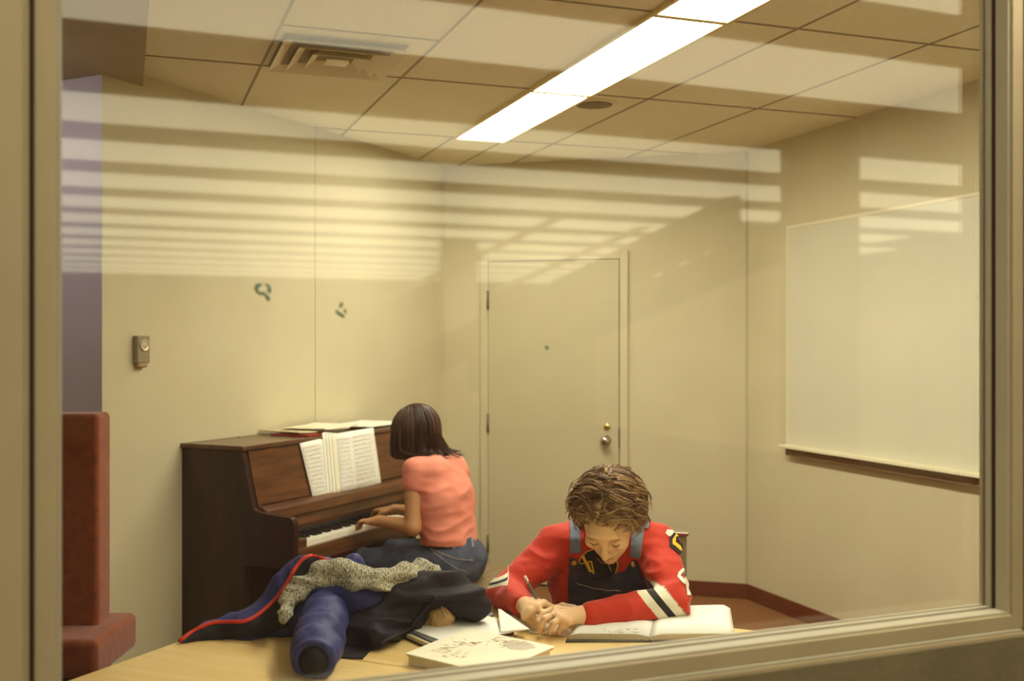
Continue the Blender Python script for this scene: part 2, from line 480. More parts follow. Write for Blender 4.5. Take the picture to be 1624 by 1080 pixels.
# ------------------------------------------------------------------ plan of the room (x right, y away from the camera)
TH = math.radians(19.9)
U = Vector((-math.sin(TH), math.cos(TH)))      # along the right wall, away from the window
B = Vector((math.cos(TH), math.sin(TH)))       # along the window wall, to the right
ZR = F * .57 / 411                             # depth of the right jamb at the glass
TW = math.radians(22.3)
UW = Vector((-math.sin(TW), math.cos(TW))); BW = Vector((math.cos(TW), math.sin(TW)))   # window wall axes
WR = Vector(((1560 - 812) / F * ZR, ZR))
WW = 1.870
WL = WR - BW * WW                               # left end of the glass
SILL = .98; WTOP = 2.56
A1 = Vector((-.452, 7.12))                     # far left corner
B1 = Vector((1.443, 6.56))                     # far right corner
t_ = 3.815
C1 = B1 - U * t_                               # right wall meets the window wall
LD = Vector((math.sin(math.radians(26)), math.cos(math.radians(26))))   # left wall, away from the camera
K1 = A1 - LD * ((7.12 - 4.51) / LD.y)          # corner where the left wall ends
K2 = K1 + Vector((-.9, .436)) * 1.3
def q2(v): return (v.x, v.y)
D1 = WL - BW * 2.6

def wall(name, p, q, z0, z1, th, m, side=1):
    d = (q - p).normalized(); n = Vector((-d.y, d.x)) * side * th
    return struct(MB().prism([q2(p), q2(q), q2(q + n), q2(p + n)], z0, z1).build(name, m))
wall('wall_left', A1 + LD * .1, K1, 0, CEIL, .12, M['wall'], -1)
wall('wall_back', B1, A1, 0, CEIL, .12, M['wall'], -1)
wall('wall_right', C1, B1, 0, CEIL, .12, M['wall'], -1)
wall('wall_alcove', K1, K2, 0, CEIL, .12, M['wall_grey'], -1)
wall('wall_far_left', K2, D1 + UW * .3, 0, CEIL, .12, M['wall_grey'], -1)
struct(MB().prism([q2(A1 + (-.3, .4) if False else A1 + Vector((-.4, .5))), q2(B1 + Vector((.5, .5))), q2(C1 + B * .4 - U * .1), q2(D1 - B * .3 - U * .1), q2(K2 + Vector((-.4, .4)))], -.1, 0).build('floor', M['carpet']))
ceil = struct(MB().prism([q2(A1 + Vector((-.4, .5))), q2(B1 + Vector((.5, .5))), q2(C1 + B * .4), q2(D1 - B * .3), q2(K2 + Vector((-.4, .4)))], CEIL, CEIL + .1).build('ceiling', M['tile']))

# ceiling grid, in lines every 2 ft / 4 ft along the room's axes
G = Vector((-.331, 6.11))
def g2(a, b): return G - U * a + B * b         # a: towards the camera, b: to the right
planes = [(B1, Vector((-(A1 - B1).y, (A1 - B1).x)).normalized()), (B1, B), (WL, -UW), (K1, -Vector((LD.y, -LD.x)))]
planes = [(p, n if (Vector((0, 4)) - p).dot(n) < 0 else -n) for p, n in planes]
def clip(p, q):
    d = q - p; t0, t1 = 0., 1.
    for o_, n in planes:
        a = (p - o_).dot(n); b = d.dot(n)
        if abs(b) < 1e-9:
            if a > 0: return None
            continue
        t = -a / b
        if b > 0: t1 = min(t1, t)
        else: t0 = max(t0, t)
    return (p + d * t0, p + d * t1) if t1 > t0 else None
gb = MB()
def gline(p, q, wd=.010, z=.003):
    c = clip(p, q)
    if not c: return
    p, q = c; d = (q - p).normalized(); n = Vector((-d.y, d.x)) * wd / 2
    gb.prism([q2(p + n), q2(q + n), q2(q - n), q2(p - n)], CEIL - z, CEIL)
BL = -1.69
for b in (-1.22, -.61, 0, .305, .61, 1.22, 1.83, 2.44): gline(g2(-3, b), g2(6, b))
for a in (-1.22, 0, 1.22, 2.44, 3.66): gline(g2(a, BL), g2(a, 4), .010, .0035)
gline(g2(1.83, -1.22), g2(1.83, -.61), .010, .0035)
gb.build('ceiling_grid', M['grid'], ceil)  # dark strips: the shadow gaps between tiles are put into the colour
# lower soffit over the alcove on the left
c0 = g2(6, BL); cA = clip(g2(-3, BL), g2(6, BL))
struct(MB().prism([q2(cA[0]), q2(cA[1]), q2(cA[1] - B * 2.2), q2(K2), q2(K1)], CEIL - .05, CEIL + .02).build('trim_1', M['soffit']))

# light fixtures
al = thing('ceiling_light', 'added unseen fill light brightening the alcove behind the left jamb', 'ceiling light', (-2.25, 4.05, CEIL - .05), math.radians(154))  # fill lamp added out of view to brighten the alcove wall
MB().box(-.45, .45, -.06, .06, -.05, 0).build('housing', M['trimlight'], al)
MB().box(-.44, .44, -.05, .05, -.075, -.05).build('diffuser', M['cool'], al)
def fixture(a0, label):
    t = thing('ceiling_light', label, 'ceiling light', (*g2(a0, 0), CEIL), TH, 'fluorescent panels in a row across the ceiling')
    # local x = B, local y = U
    L = 1.20; W = .305
    fr = MB()
    fr.box(-.006, .010, -L - .02, 0, -.016, 0); fr.box(W - .010, W + .008, -L - .02, 0, -.016, 0)
    fr.box(.010, W - .010, -.018, 0, -.016, 0); fr.box(.010, W - .010, -L - .02, -L - .006, -.016, 0)
    fr.build('frame', M['trimlight'], t)
    MB().box(.010, W - .010, -L - .006, -.012, -.010, -.001).build('diffuser', M['diff'], t)
    return t
fixture(0, 'fluorescent ceiling panel furthest from the window, over the door wall')
fixture(1.22, 'long fluorescent ceiling panel, middle one fully in view')
fixture(2.44, 'fluorescent ceiling panel cut off by the top of the photo')
fixture(3.66, 'fluorescent ceiling panel above the window side of the room')

# air diffuser: nested square louvres
v = thing('ceiling_vent', 'square louvred air vent in the ceiling left of the lights', 'ceiling vent', (*g2(1.485, -.95), CEIL), TH)
v.scale = (.84, .84, 1)
MB().box(-.29, .29, -.29, .29, -.004, -.001).build('throat', M['ventdark'], v)
for i, (r1, r0, z1, z0) in enumerate(((.240, .292, -.006, -.030), (.165, .215, -.008, -.036), (.090, .138, -.010, -.040))):
    lv = MB()
    for k in range(4):
        R_ = Matrix.Rotation(k * math.pi / 2, 4, 'Z')
        pts = [Vector(p) for p in ((-r0, -r0, z0), (r0, -r0, z0), (r1, -r1, z1), (-r1, -r1, z1), (-r0, -r0, z0 + .003), (r0, -r0, z0 + .003), (r1, -r1, z1 + .003), (-r1, -r1, z1 + .003))]
        lv.add([R_ @ p for p in pts], [(0, 1, 2, 3), (7, 6, 5, 4), (0, 4, 5, 1), (2, 6, 7, 3), (1, 5, 6, 2), (0, 3, 7, 4)])
    lv.build('louvre', M['vent'], v)
MB().box(-.055, .055, -.055, .055, -.034, -.030).build('centre_plate', M['vent'], v)
# round speaker
s = thing('ceiling_speaker', 'round grey ceiling speaker right of the light strip', 'speaker', (*g2(1.04, .405), CEIL))
MB().lathe([(.112, 0), (.112, -.006), (.098, -.010), (.090, -.006)], n=40).build('rim', M['vent'], s, smooth=True)
MB().lathe([(.092, -.002), (.090, -.008), (.05, -.012), (.002, -.013)], n=40).build('grille', M['speaker'], s, smooth=True)

# door
bd = (B1 - A1).normalized(); ang = math.atan2(bd.y, bd.x)
def bw(s_, off=0):       # point along the back wall from the left corner, off into the room
    n = Vector((bd.y, -bd.x)); return A1 + bd * s_ + n * off
d = struct(thing('door_1', None, None, (*bw(.320), 0), ang))
DW, DH = .862, 2.095
MB().box(0, DW, -.030, -.004, .012, DH).build('door_leaf', M['door'], d, bevel=.002)
fr = MB()
fr.box(-.058, -.004, -.024, -.001, 0, DH + .055); fr.box(DW + .004, DW + .056, -.024, -.001, 0, DH + .055); fr.box(-.004, DW + .004, -.024, -.001, DH + .004, DH + .055)
fr.build('door_frame', M['doorframe'], d, bevel=.0015)
MB().box(-.006, DW + .006, -.012, -.0015, .004, DH + .006).build('door_gap', M['groove'], d)
for z in (.255, 1.045, 1.848):
    MB().tube([(-.002, -.036, z - .058), (-.002, -.036, z + .058)], .0075, 10).build('door_hinge', M['darkmetal'], d, smooth=True)
RX = Matrix.Rotation(math.pi / 2, 4, 'X')
MB().lathe([(.033, .028), (.033, .034), (.014, .036), (.013, .058), (.026, .066), (.031, .080), (.027, .094), (.012, .100)], (.782, 0, .95), 28, RX).build('door_knob', M['metal'], d, smooth=True)
MB().lathe([(.022, .028), (.022, .036), (.019, .040), (.004, .041)], (.786, 0, 1.035), 24, RX).build('door_lock', M['brass'], d, smooth=True)
MB().box(DW - .002, DW + .006, -.034, -.024, .90, 1.03).build('strike_plate', M['darkmetal'], d)
# seams and corner line
def wallpt(p, q, s_): return p + (q - p).normalized() * s_
sm = MB(); p = A1 - LD * (1.274 / LD.y); n = Vector((LD.y, -LD.x)) * .002; dd = LD * .0022
sm.prism([q2(p - dd), q2(p + dd), q2(p + dd + n), q2(p - dd + n)], 0, CEIL); struct(sm.build('trim_2', M['seam']))
sm = MB(); p = B1 - bd * .008; sm.prism([q2(p - bd * .006), q2(p + bd * .008), q2(p + bd * .008 - U * .010), q2(p - bd * .006 - U * .010)], 0, CEIL)
struct(sm.build('trim_3', M['seam']))
# baseboards
def base(name, p, q, side):
    d_ = (q - p).normalized(); n = Vector((-d_.y, d_.x)) * side
    struct(MB().prism([q2(p), q2(q), q2(q + n * .012), q2(p + n * .012)], 0, .093).build(name, M['cove'], bevel=.004))
base('baseboard_back', bw(.320 + DW + .062), B1, -1)
base('baseboard_back_left', bw(.0), bw(.320 - .062), -1)
base('baseboard_right', B1, C1, -1)
base('baseboard_left', K1, A1, -1)

# board on the right wall
def rw(t, off=0): return B1 - U * t - B * off
bo = thing('wall_board', 'large pale writing board mounted on the right wall', 'board', (*rw(.4556), 0), math.atan2(-U.y, -U.x))
# local x runs towards the window, local y = right of that = into the wall? checked: +y points to +B
LB = 2.6
MB().box(0, LB, -.022, -.002, .985, 2.214).build('writing_surface', M['board'], bo)
fr = MB(); fr.box(-.012, LB, -.026, -.001, 2.214, 2.232); fr.box(-.014, 0, -.026, -.001, .985, 2.232)
fr.build('board_frame', M['tray'], bo, bevel=.002)
MB().box(-.02, LB, -.075, -.001, .968, .985).build('tray', M['tray'], bo, bevel=.003)
MB().box(0, LB, -.04, -.001, .925, .968).build('tray_underside_strip', M['trayshade'], bo)  # brown wood underside, with the shadow beneath the tray put into its colour

# thermostat
kt = 7.12 - 4.696; tp = A1 - LD * (kt / LD.y)
th = thing('thermostat', 'small grey thermostat with round dial on the left wall', 'thermostat', (*tp, 1.465), math.atan2(-LD.y, -LD.x))
# local +x towards camera, local +y = right of LD reversed -> into room
MB().box(-.037, .037, .001, .030, .008, .128).build('case', M['thermo'], th, bevel=.005)
MB().box(-.026, .030, .001, .028, -.012, .012).build('thermometer_base', M['brownink'], th, bevel=.008)
MY = Matrix.Rotation(-math.pi / 2, 4, 'X')
MB().lathe([(.026, .030), (.026, .034), (.021, .036), (.019, .032), (.013, .033), (.002, .035)], (-.002, 0, .086), 26, MY).build('dial', M['thermo_l'], th, smooth=True)
MB().box(-.032, .032, .030, .0315, .045, .047).build('scale_line', M['ventdark'], th)

# ------------------------------------------------------------------ window wall, frame, glass
wrot = TW
wt = struct(thing('window_1', None, None, (*WL, 0), wrot))     # local x=B (right), y=U (into the room), camera side is -y
MB().box(-.012, WW + .012, -.003, .003, SILL - .008, WTOP + .008).build('window_glass', M['glass'], wt)
def ring(name, m, in0, in1, y0, y1, bevel=0, bottom=True):
    """rectangular ring around the opening, from inset in0 to in1 outward"""
    x0, x1, z0, z1 = 0, WW, SILL, WTOP; b = MB()
    zb = z0 - in1 if bottom else z0 - in0
    b.box(x0 - in1, x0 - in0, y0, y1, zb, z1 + in1); b.box(x1 + in0, x1 + in1, y0, y1, zb, z1 + in1)
    
    if bottom: b.box(x0 - in0, x1 + in0, y0, y1, z0 - in1, z0 - in0)
    b.box(x0 - in0, x1 + in0, y0, y1, z1 + in0, z1 + in1)
    return b.build(name, m, wt, bevel=bevel)
ring('glazing_stop', M['frame'], 0.0, .030, -.018, -.0035, .0015)
ring('groove', M['groove'], .005, .030, -.032, -.018)
ring('window_frame', M['frame'], .0, .010, -.066, -.032, .0015)
ring('window_face', M['frame_face'], .006, .036, -.074, -.030, .002)
ring('outer_groove', M['groove'], .034, .044, -.066, -.060, 0, False)
MB().box(-.03, WW + .03, -.078, -.050, SILL - .045, SILL - .036).build('casing_lip', M['frame'], wt, bevel=.003)
ring('window_casing', M['frame_face'], .043, .075, -.080, -.055, .003)
ring('inner_stop', M['frame'], 0.0, .020, .0035, .012)
# wall around the window, 0.14 thick
def ww(name, x0, x1, z0, z1, m=M['outer']):
    o = MB().box(x0, x1, -.090, .06, z0, z1).build(name, m); o.location = (*WL, 0); o.rotation_euler = (0, 0, wrot); return struct(o)
ww('wall_window_below', -2.6, WW + 2.4, 0, SILL - .05)
ww('wall_window_above', -2.6, WW + 2.4, WTOP + .05, CEIL)
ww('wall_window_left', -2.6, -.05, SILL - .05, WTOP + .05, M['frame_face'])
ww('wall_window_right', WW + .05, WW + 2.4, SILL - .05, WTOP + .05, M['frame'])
# small decals stuck on the glass
def sticker(px, py, pts, label):
    # intersection of the view ray with the glass
    r = ray(px, py); n = Vector((UW.x, UW.y, 0)); t = (Vector((WL.x, WL.y, 0)) - UW.to_3d() * .004 - O).dot(n) / r.dot(n)
    c = O + r * t; b = MB()
    for (ax, az, bx, bz, rr) in pts:
        k = .00112
        b.tube([(ax * k, 0, -az * k), ((ax + bx) / 2 * k + .0005, 0, -(az + bz) / 2 * k), (bx * k, 0, -bz * k)], [rr * k * .6, rr * k, rr * k * .5], 10)
    me = b.mesh('window_sticker'); me.transform(Matrix.Diagonal((1, .12, 1, 1)))
    o = link('window_sticker', me, M['decal'], None, False, True)
    o.location = c; o.rotation_euler = (0, 0, wrot)
    tag(o, label, 'sticker', 'small decals on the window glass')
sticker(418, 460, [(-12, -6, -2, -8, 3), (-12, -6, -9, 4, 3.2), (-9, 4, 4, 6, 3.2), (2, -8, 9, -6, 2.5), (8, -6, 8, 4, 3.4), (3, 6, 8, 16, 3.2)], 'darkest green-grey butterfly-like decal, above the piano\'s left end')
sticker(541, 492, [(2, -12, -2, -4, 3), (-8, 0, -2, 8, 3), (-4, 4, 5, 11, 2.8), (5, -2, 7, 5, 2)], 'pale green decal right of the darker one')
sticker(867, 551, [(-3, -2, 3, 2, 3), (0, 2, 1, 4, 2)], 'tiny blue-grey smudge of a decal in front of the door')

# ------------------------------------------------------------------ hall outside (seen mirrored in the glass)
def lw(b_, e): return WL + BW * b_ - UW * e       # b_ along the wall, e out from the glass on the camera side
def lib_poly(x0, x1, e0, e1): return [q2(lw(x0, e0)), q2(lw(x1, e0)), q2(lw(x1, e1)), q2(lw(x0, e1))]
E1 = 17.0; X0, X1 = -7.0, 9.5
struct(MB().prism(lib_poly(X0, X1, .09, E1), -.1, 0).build('floor_hall', M['hall_carpet']))
struct(MB().prism(lib_poly(X0, X1, .09, E1), CEIL + .02, CEIL + .12).build('ceiling_hall', M['hallwall']))
struct(MB().prism(lib_poly(X0, X1, E1, E1 + .1), 0, CEIL + .02).build('wall_hall_far', M['hallfar']))
struct(MB().prism(lib_poly(X0 - .1, X0, .09, E1), 0, CEIL + .02).build('wall_hall_left', M['hallwall']))
struct(MB().prism(lib_poly(X1, X1 + .1, .09, E1), 0, CEIL + .02).build('wall_hall_right', M['hallwall']))
k = 0; e = .45
names = ['first', 'second', 'third', 'fourth', 'fifth', 'sixth', 'seventh', 'eighth', 'ninth', 'tenth', 'eleventh', 'twelfth', 'thirteenth']
while e < E1 - .7:
    t = thing('hall_ceiling_light', names[min(k, 12)] + ' row of hall ceiling lights out from the window, mirrored in its glass', 'ceiling light', (*lw(0, e), CEIL), wrot, 'long light rows on the hall ceiling')
    xa = X0 + .4 + (k % 3) * .5; xb = X1 - .4 - (k % 2) * .9
    MB().box(xa, xb, -.60, 0, -.050, .015).build('diffuser', M['libdiff'], t)
    MB().box(xa - .02, xb + .02, -.64, -.61, -.035, .02).box(xa - .02, xb + .02, .01, .04, -.035, .02).build('baffle', M['hallwall'], t)
    k += 1; e += 1.2 if k != 2 else 1.84
# columns: mirrored position -> real position
def mirror(p):
    n = Vector((UW.x, UW.y)); d_ = (Vector((p.x, p.y)) - WL).dot(n); q_ = Vector((p.x, p.y)) - n * 2 * d_; return q_
c = mirror(P(1300, 500, 5.9)); o = MB().lathe([(.21, 0), (.21, CEIL)], n=32).build('column_hall', M['column'], smooth=True); o.location = (*c, 0); struct(o)
c = mirror(P(727, 500, 12.0)); o = MB().lathe([(.21, 0), (.21, CEIL)], n=32).build('column_hall', M['columnpale'], smooth=True); o.location = (*c, 0); struct(o)

# staircase in the hall, mirrored in the glass
sa = P(800, 600, 11.5); sb = P(1236, 415, 9.3)
ra, rb_ = mirror(sa), mirror(sb); va = Vector((ra.x, ra.y, sa.z)); vb = Vector((rb_.x, rb_.y, sb.z))
st_ = thing('staircase', 'dark sloping staircase in the hall, mirrored faintly in the glass', 'staircase', (ra.x, ra.y, 0))
ds = (vb - va); hor = Vector((ds.x, ds.y, 0)).normalized(); sd_ = Vector((-hor.y, hor.x, 0))
for k in (0, 1):
    o_ = sd_ * (1.2 * k); b_ = MB(); up_ = Vector((0, 0, .34)); wd_ = sd_ * .05
    a0_ = va + o_ - ds * .15; a1_ = vb + o_ + ds * .1
    b_.add([a0_, a0_ + wd_, a1_ + wd_, a1_, a0_ + up_, a0_ + wd_ + up_, a1_ + wd_ + up_, a1_ + up_], [(0, 1, 2, 3), (7, 6, 5, 4), (0, 4, 5, 1), (1, 5, 6, 2), (2, 6, 7, 3), (3, 7, 4, 0)])
    b_.build('stringer', M['halldark'], st_, True)
    MB().tube([a0_ + Vector((0, 0, 1.0)) - ds * 0, a1_ + Vector((0, 0, .8))], .03, 8).build('handrail', M['columnpale'], st_, True)
for i in range(13):
    c_ = va + ds * (i / 12) + Vector((0, 0, .22)); b_ = MB()
    p0 = c_ - hor * .14; p1 = c_ + hor * .14
    b_.prism([q2(p0), q2(p1), q2(p1 + sd_ * 1.2), q2(p0 + sd_ * 1.2)], c_.z - .02, c_.z + .02).build('tread', M['halldark'], st_, True)

# ------------------------------------------------------------------ tables
tdir = math.atan2(-.423, .906)
TX = Vector((math.cos(tdir), math.sin(tdir))); TY = Vector((-TX.y, TX.x))
far_left = T(540, 926, TAB).to_2d()
def table(corner, L, Dp, label):
    """corner: far-left corner; local x along the far edge, local y away"""
    t = thing('study_table', label, 'table', (*corner, 0), tdir, 'pale wooden tables pushed together')
    MB().box(0, L, -Dp, 0, TAB - .030, TAB).build('tabletop', M['table'], t, bevel=.003)
    MB().box(.05, L - .05, -Dp + .05, -.05, TAB - .09, TAB - .030).build('apron', M['tedge'], t)
    for x in (.05, L - .09):
        for y in (-.09, -Dp + .05): MB().box(x, x + .04, y, y + .04, 0, TAB - .05).build('leg', M['darkmetal'], t)
    return t
table(far_left, 1.72, .735, 'pale wooden study table the person in red leans on')
table(far_left - TY * .740, 1.12, .60, 'pale wooden study table nearest the window, under the empty blue sleeve')

# ------------------------------------------------------------------ rust chair at the left edge
r = thing('armchair', 'rust upholstered high-backed chair at the left window edge', 'chair', (-1.42, 3.12, 0))
MB().box(-.25, .215, .0, .105, .30, 1.352).build('backrest', M['rust'], r, bevel=.016, seg=3)
MB().box(-.25, .272, -.16, .17, .625, .735).build('armrest', M['rust'], r, bevel=.022, seg=4)
MB().box(-.25, .20, -.14, .16, .34, .60).build('seat', M['rust'], r, bevel=.02, seg=3)
for x in (-.22, .15):
    for y in (-.10, .10): MB().box(x, x + .04, y, y + .04, 0, .35).build('leg', M['walnut'], r)

# ------------------------------------------------------------------ piano (local x along the keyboard, -y = front)
PC = Vector((-1.206, 4.78)); prz = math.radians(64)
pr = thing('upright_piano', 'dark walnut upright piano standing along the left wall', 'piano', (*PC, 0), prz)
PX = Vector((math.cos(prz), math.sin(prz))); PY = Vector((-PX.y, PX.x))
def pw(x, y, z): q_ = PC + PX * x + PY * y; return Vector((q_.x, q_.y, z))
L = 1.47; H = 1.10
side = [(.36, 0), (.36, H - .02), (0.0, H - .02), (-.010, H - .05), (-.065, .825), (-.10, .812), (-.255, .802), (-.276, .796), (-.288, .778), (-.290, .75), (-.290, .575), (-.02, .57), (-.02, 0)]
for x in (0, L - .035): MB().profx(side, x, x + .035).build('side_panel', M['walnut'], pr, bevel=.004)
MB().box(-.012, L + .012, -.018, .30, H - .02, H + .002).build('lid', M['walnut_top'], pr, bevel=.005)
MB().box(-.012, L + .012, .303, .372, H - .02, H + .002).build('rear_lid', M['walnut_top'], pr, bevel=.004)
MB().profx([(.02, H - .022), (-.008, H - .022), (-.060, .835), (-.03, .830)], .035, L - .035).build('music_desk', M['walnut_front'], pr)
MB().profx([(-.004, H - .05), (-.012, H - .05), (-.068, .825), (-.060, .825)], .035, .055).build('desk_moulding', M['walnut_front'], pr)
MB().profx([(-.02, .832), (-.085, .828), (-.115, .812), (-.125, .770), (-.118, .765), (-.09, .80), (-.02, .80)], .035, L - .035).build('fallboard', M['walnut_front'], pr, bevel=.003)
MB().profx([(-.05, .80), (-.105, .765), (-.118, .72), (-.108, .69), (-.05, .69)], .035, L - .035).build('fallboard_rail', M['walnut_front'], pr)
MB().box(.035, L - .035, -.115, -.105, .672, .70).build('key_felt', M['black'], pr)
MB().box(.035, .13, -.262, -.10, .60, .690).build('key_block', M['walnut_front'], pr, bevel=.004)
MB().box(L - .13, L - .035, -.262, -.10, .60, .690).build('key_block', M['walnut_front'], pr, bevel=.004)
MB().profx([(-.262, .585), (-.262, .655), (-.285, .655), (-.288, .585)], .035, L - .035).build('keyslip', M['walnut_front'], pr, bevel=.003)
MB().box(.035, L - .035, -.285, .0, .565, .602).build('keybed', M['walnut'], pr)
kw = (L - .26) / 52
for i in range(52):
    x = .13 + i * kw
    MB().box(x + .0006, x + kw - .0006, -.258, -.10, .645, .676).build('white_key', M['ivory'], pr)
for i in range(52):
    if (i + 5) % 7 in (0, 1, 3, 4, 5) and i < 51:
        x = .13 + (i + 1) * kw
        MB().profx([(-.10, .676), (-.10, .688), (-.200, .688), (-.206, .676)], x - .0055, x + .0055).build('black_key', M['ebony'], pr)
MB().box(.035, L - .035, .0, .02, .08, .565).build('lower_panel', M['walnut'], pr)
MB().box(.035, L - .035, .0, .34, .0, .08).build('base_board', M['walnut'], pr)
MB().box(.035, L - .035, .335, .355, .08, H - .02).build('back_panel', M['walnut'], pr)
for x in (.35, .95): MB().lathe([(.006, H + .002), (.006, H + .006)], (x, .31, 0), 12).build('lid_pin', M['darkmetal'], pr)

# sheet music on the music desk: rays on to the slanted panel
dn = (PY.to_3d() * -1 * .26 + Vector((0, 0, .052)))  # not used for length
pa = pw(0, -.008, H - .022); pb = pw(0, -.060, .835); pcx = PX.to_3d()
pn = pcx.cross(pb - pa).normalized()
if pn.dot(O - pa) < 0: pn = -pn
def on_desk(px, py, off=0):
    r_ = ray(px, py); t = (pa + pn * off - O).dot(pn) / r_.dot(pn); return O + r_ * t
def sheet(name, corners, m, parent, off=.004, thick=.002, bow=0, nseg=8, proj=on_desk):
    """a page given by its four corners (tl,tr,br,bl); bow lifts the middle"""
    q_ = [proj(*c_, off) for c_ in corners]; b = MB(); vs_ = []; fs_ = []
    for i in range(nseg + 1):
        u = i / nseg
        for j in range(nseg + 1):
            v_ = j / nseg
            p_ = (q_[0] * (1 - u) + q_[1] * u) * (1 - v_) + (q_[3] * (1 - u) + q_[2] * u) * v_
            vs_.append(p_ + (pn if proj is on_desk else Vector((0, 0, 1))) * bow * math.sin(math.pi * u))
    for i in range(nseg):
        for j in range(nseg):
            a = i * (nseg + 1) + j; fs_.append((a, a + nseg + 1, a + nseg + 2, a + 1))
    b.add(vs_, fs_); o = b.build(name, m, parent, True, smooth=True)
    so = o.modifiers.new('thick', 'SOLIDIFY'); so.thickness = thick; so.offset = 0
    return o
mu = thing('sheet_music', 'open music book propped on the piano\'s music desk', 'sheet music', tuple(on_desk(540, 780, .01)))
sheet('left_page', [(475, 703), (520, 693), (530, 789), (497, 793)], M['paper'], mu, .008, .002, .004)
sheet('right_page', [(531, 688), (592, 678), (605, 771), (540, 784)], M['paper'], mu, .022, .003, .006)
for i in range(4):
    sheet('page_stack', [(511 + i * 5, 686 + i * .5), (517 + i * 5, 685 + i * .5), (525 + i * 5, 789 - i), (519 + i * 5, 790 - i)], M['paper_cream' if i % 2 else 'paper'], mu, .014 + i * .004, .003)
lines = MB()
def stave(c0, c1, d0, d1, rows, off):
    for j in range(rows):
        v_ = (j + .6) / (rows + .4)
        a = (c0[0] * (1 - v_) + d0[0] * v_, c0[1] * (1 - v_) + d0[1] * v_); b = (c1[0] * (1 - v_) + d1[0] * v_, c1[1] * (1 - v_) + d1[1] * v_)
        for s_ in (-.9, .9):
            p_, q_ = on_desk(a[0], a[1] + s_, off), on_desk(b[0], b[1] + s_, off); lines.tube([p_, q_], .0006, 4)
        n_ = int(abs(b[0] - a[0]) / 2.2)
        for i in range(n_):
            if random.random() < .8:
                u = (i + random.random()) / n_; c_ = on_desk(a[0] + (b[0] - a[0]) * u, a[1] + (b[1] - a[1]) * u + random.uniform(-1.6, 1.6), off)
                lines.tube([c_, c_ + Vector((0, 0, .0035))], .0011, 5)
stave((534, 694), (553, 691), (543, 778), (562, 774), 12, .031)
stave((559, 690), (588, 684), (567, 774), (599, 766), 12, .031)
lines.build('printed_notes', M['inklight'], mu, True); lines = MB()
stave((479, 708), (507, 701), (499, 786), (518, 783), 12, .0145)
lines.build('printed_notes', M['inklight'], mu, True)

def slab(name, poly3, thick, m, parent=None, bevel=0):
    """flat thing on a horizontal surface: top outline points (x,y) with z base"""
    return MB().prism([(p_[0], p_[1]) for p_ in poly3], poly3[0][2], poly3[0][2] + thick).build(name, m, parent, parent is not None, bevel=bevel)
def ptop(x, y): return pw(x, y, H + .003)
zt = H + .003
def pile_sheet(name, x0, x1, y0, y1, z, th_, rot, m, label, cat, grp, curl=0):
    cx, cy = (x0 + x1) / 2, (y0 + y1) / 2; vs_ = []; fs_ = []; n_ = 8
    for i in range(n_ + 1):
        for j in range(n_ + 1):
            u, v_ = i / n_ - .5, j / n_ - .5; x = u * (x1 - x0); y = v_ * (y1 - y0)
            X_ = cx + x * math.cos(rot) - y * math.sin(rot); Y_ = cy + x * math.sin(rot) + y * math.cos(rot)
            vs_.append(pw(X_, Y_, z + curl * max(0, abs(u) * 2 - .4) ** 2))
    for i in range(n_):
        for j in range(n_):
            a = i * (n_ + 1) + j; fs_.append((a, a + n_ + 1, a + n_ + 2, a + 1))
    o = MB().add(vs_, fs_).build(name, m, None, smooth=False, center=True)
    so = o.modifiers.new('thick', 'SOLIDIFY'); so.thickness = th_; so.offset = 1
    return tag(o, label, cat, grp)
gp = 'music and papers lying on the piano lid'
pile_sheet('red_book', .50, .72, .02, .24, zt, .008, .05, M['redbook'], 'thin dark red book under papers on the piano lid', 'book', gp)
pile_sheet('sheet_music', .52, .90, .05, .32, zt + .012, .006, -.10, M['paper_fold'], 'manila music folder on the piano lid, over the red book', 'sheet music', gp, .012)
pile_sheet('sheet_music', .62, .98, .03, .30, zt + .021, .005, .12, M['paper_cream'], 'cream sheets topmost in the left pile on the piano lid', 'sheet music', gp, .016)
pile_sheet('red_book', 1.02, 1.26, .08, .33, zt, .006, -.06, M['redbook'], 'red book under white sheets at the piano\'s far end', 'book', gp)
pile_sheet('sheet_music', 1.00, 1.42, .02, .30, zt + .009, .005, .06, M['paper'], 'white sheets on the piano lid beside the pianist\'s dark hair', 'sheet music', gp, .010)

# bench
be = thing('piano_bench', 'brown wooden piano bench under the person in coral', 'bench', (*(PC + PX * .25 - PY * .92), 0), prz)
MB().box(0, .82, 0, .36, .400, .440).build('seat', M['bench'], be, bevel=.006)
MB().box(.04, .78, .03, .33, .33, .400).build('apron', M['walnut'], be)
for x in (.03, .75):
    for y in (.03, .29): MB().box(x, x + .04, y, y + .04, 0, .40).build('leg', M['walnut'], be, bevel=.003)

# ------------------------------------------------------------------ hair strands
def strands(paths, rad, name, m, parent, seed=1, clump=1):
    rnd = random.Random(seed); b = MB(); tone = []; ct = .5
    for ip, pth in enumerate(paths):
        if ip % clump == 0: ct = rnd.random()
        n_ = len(pth); r0 = rad * rnd.uniform(.7, 1.3); rs = [r0 * (.55 + .45 * math.sin(math.pi * min(1, (i + .7) / n_ * 1.05))) for i in range(n_)]
        rs[-1] = r0 * .15
        k0 = len(b.v); b.tube(pth, rs, 4, cap=False); tv = min(1, max(0, ct * .75 + rnd.random() * .25)) if clump > 1 else rnd.random(); tone += [tv] * (len(b.v) - k0)
    me = bpy.data.meshes.new(name); me.from_pydata(b.v, [], b.f); me.update()
    set_attr(me, 'tone', tone)
    return link(name, me, m, parent, True, True)

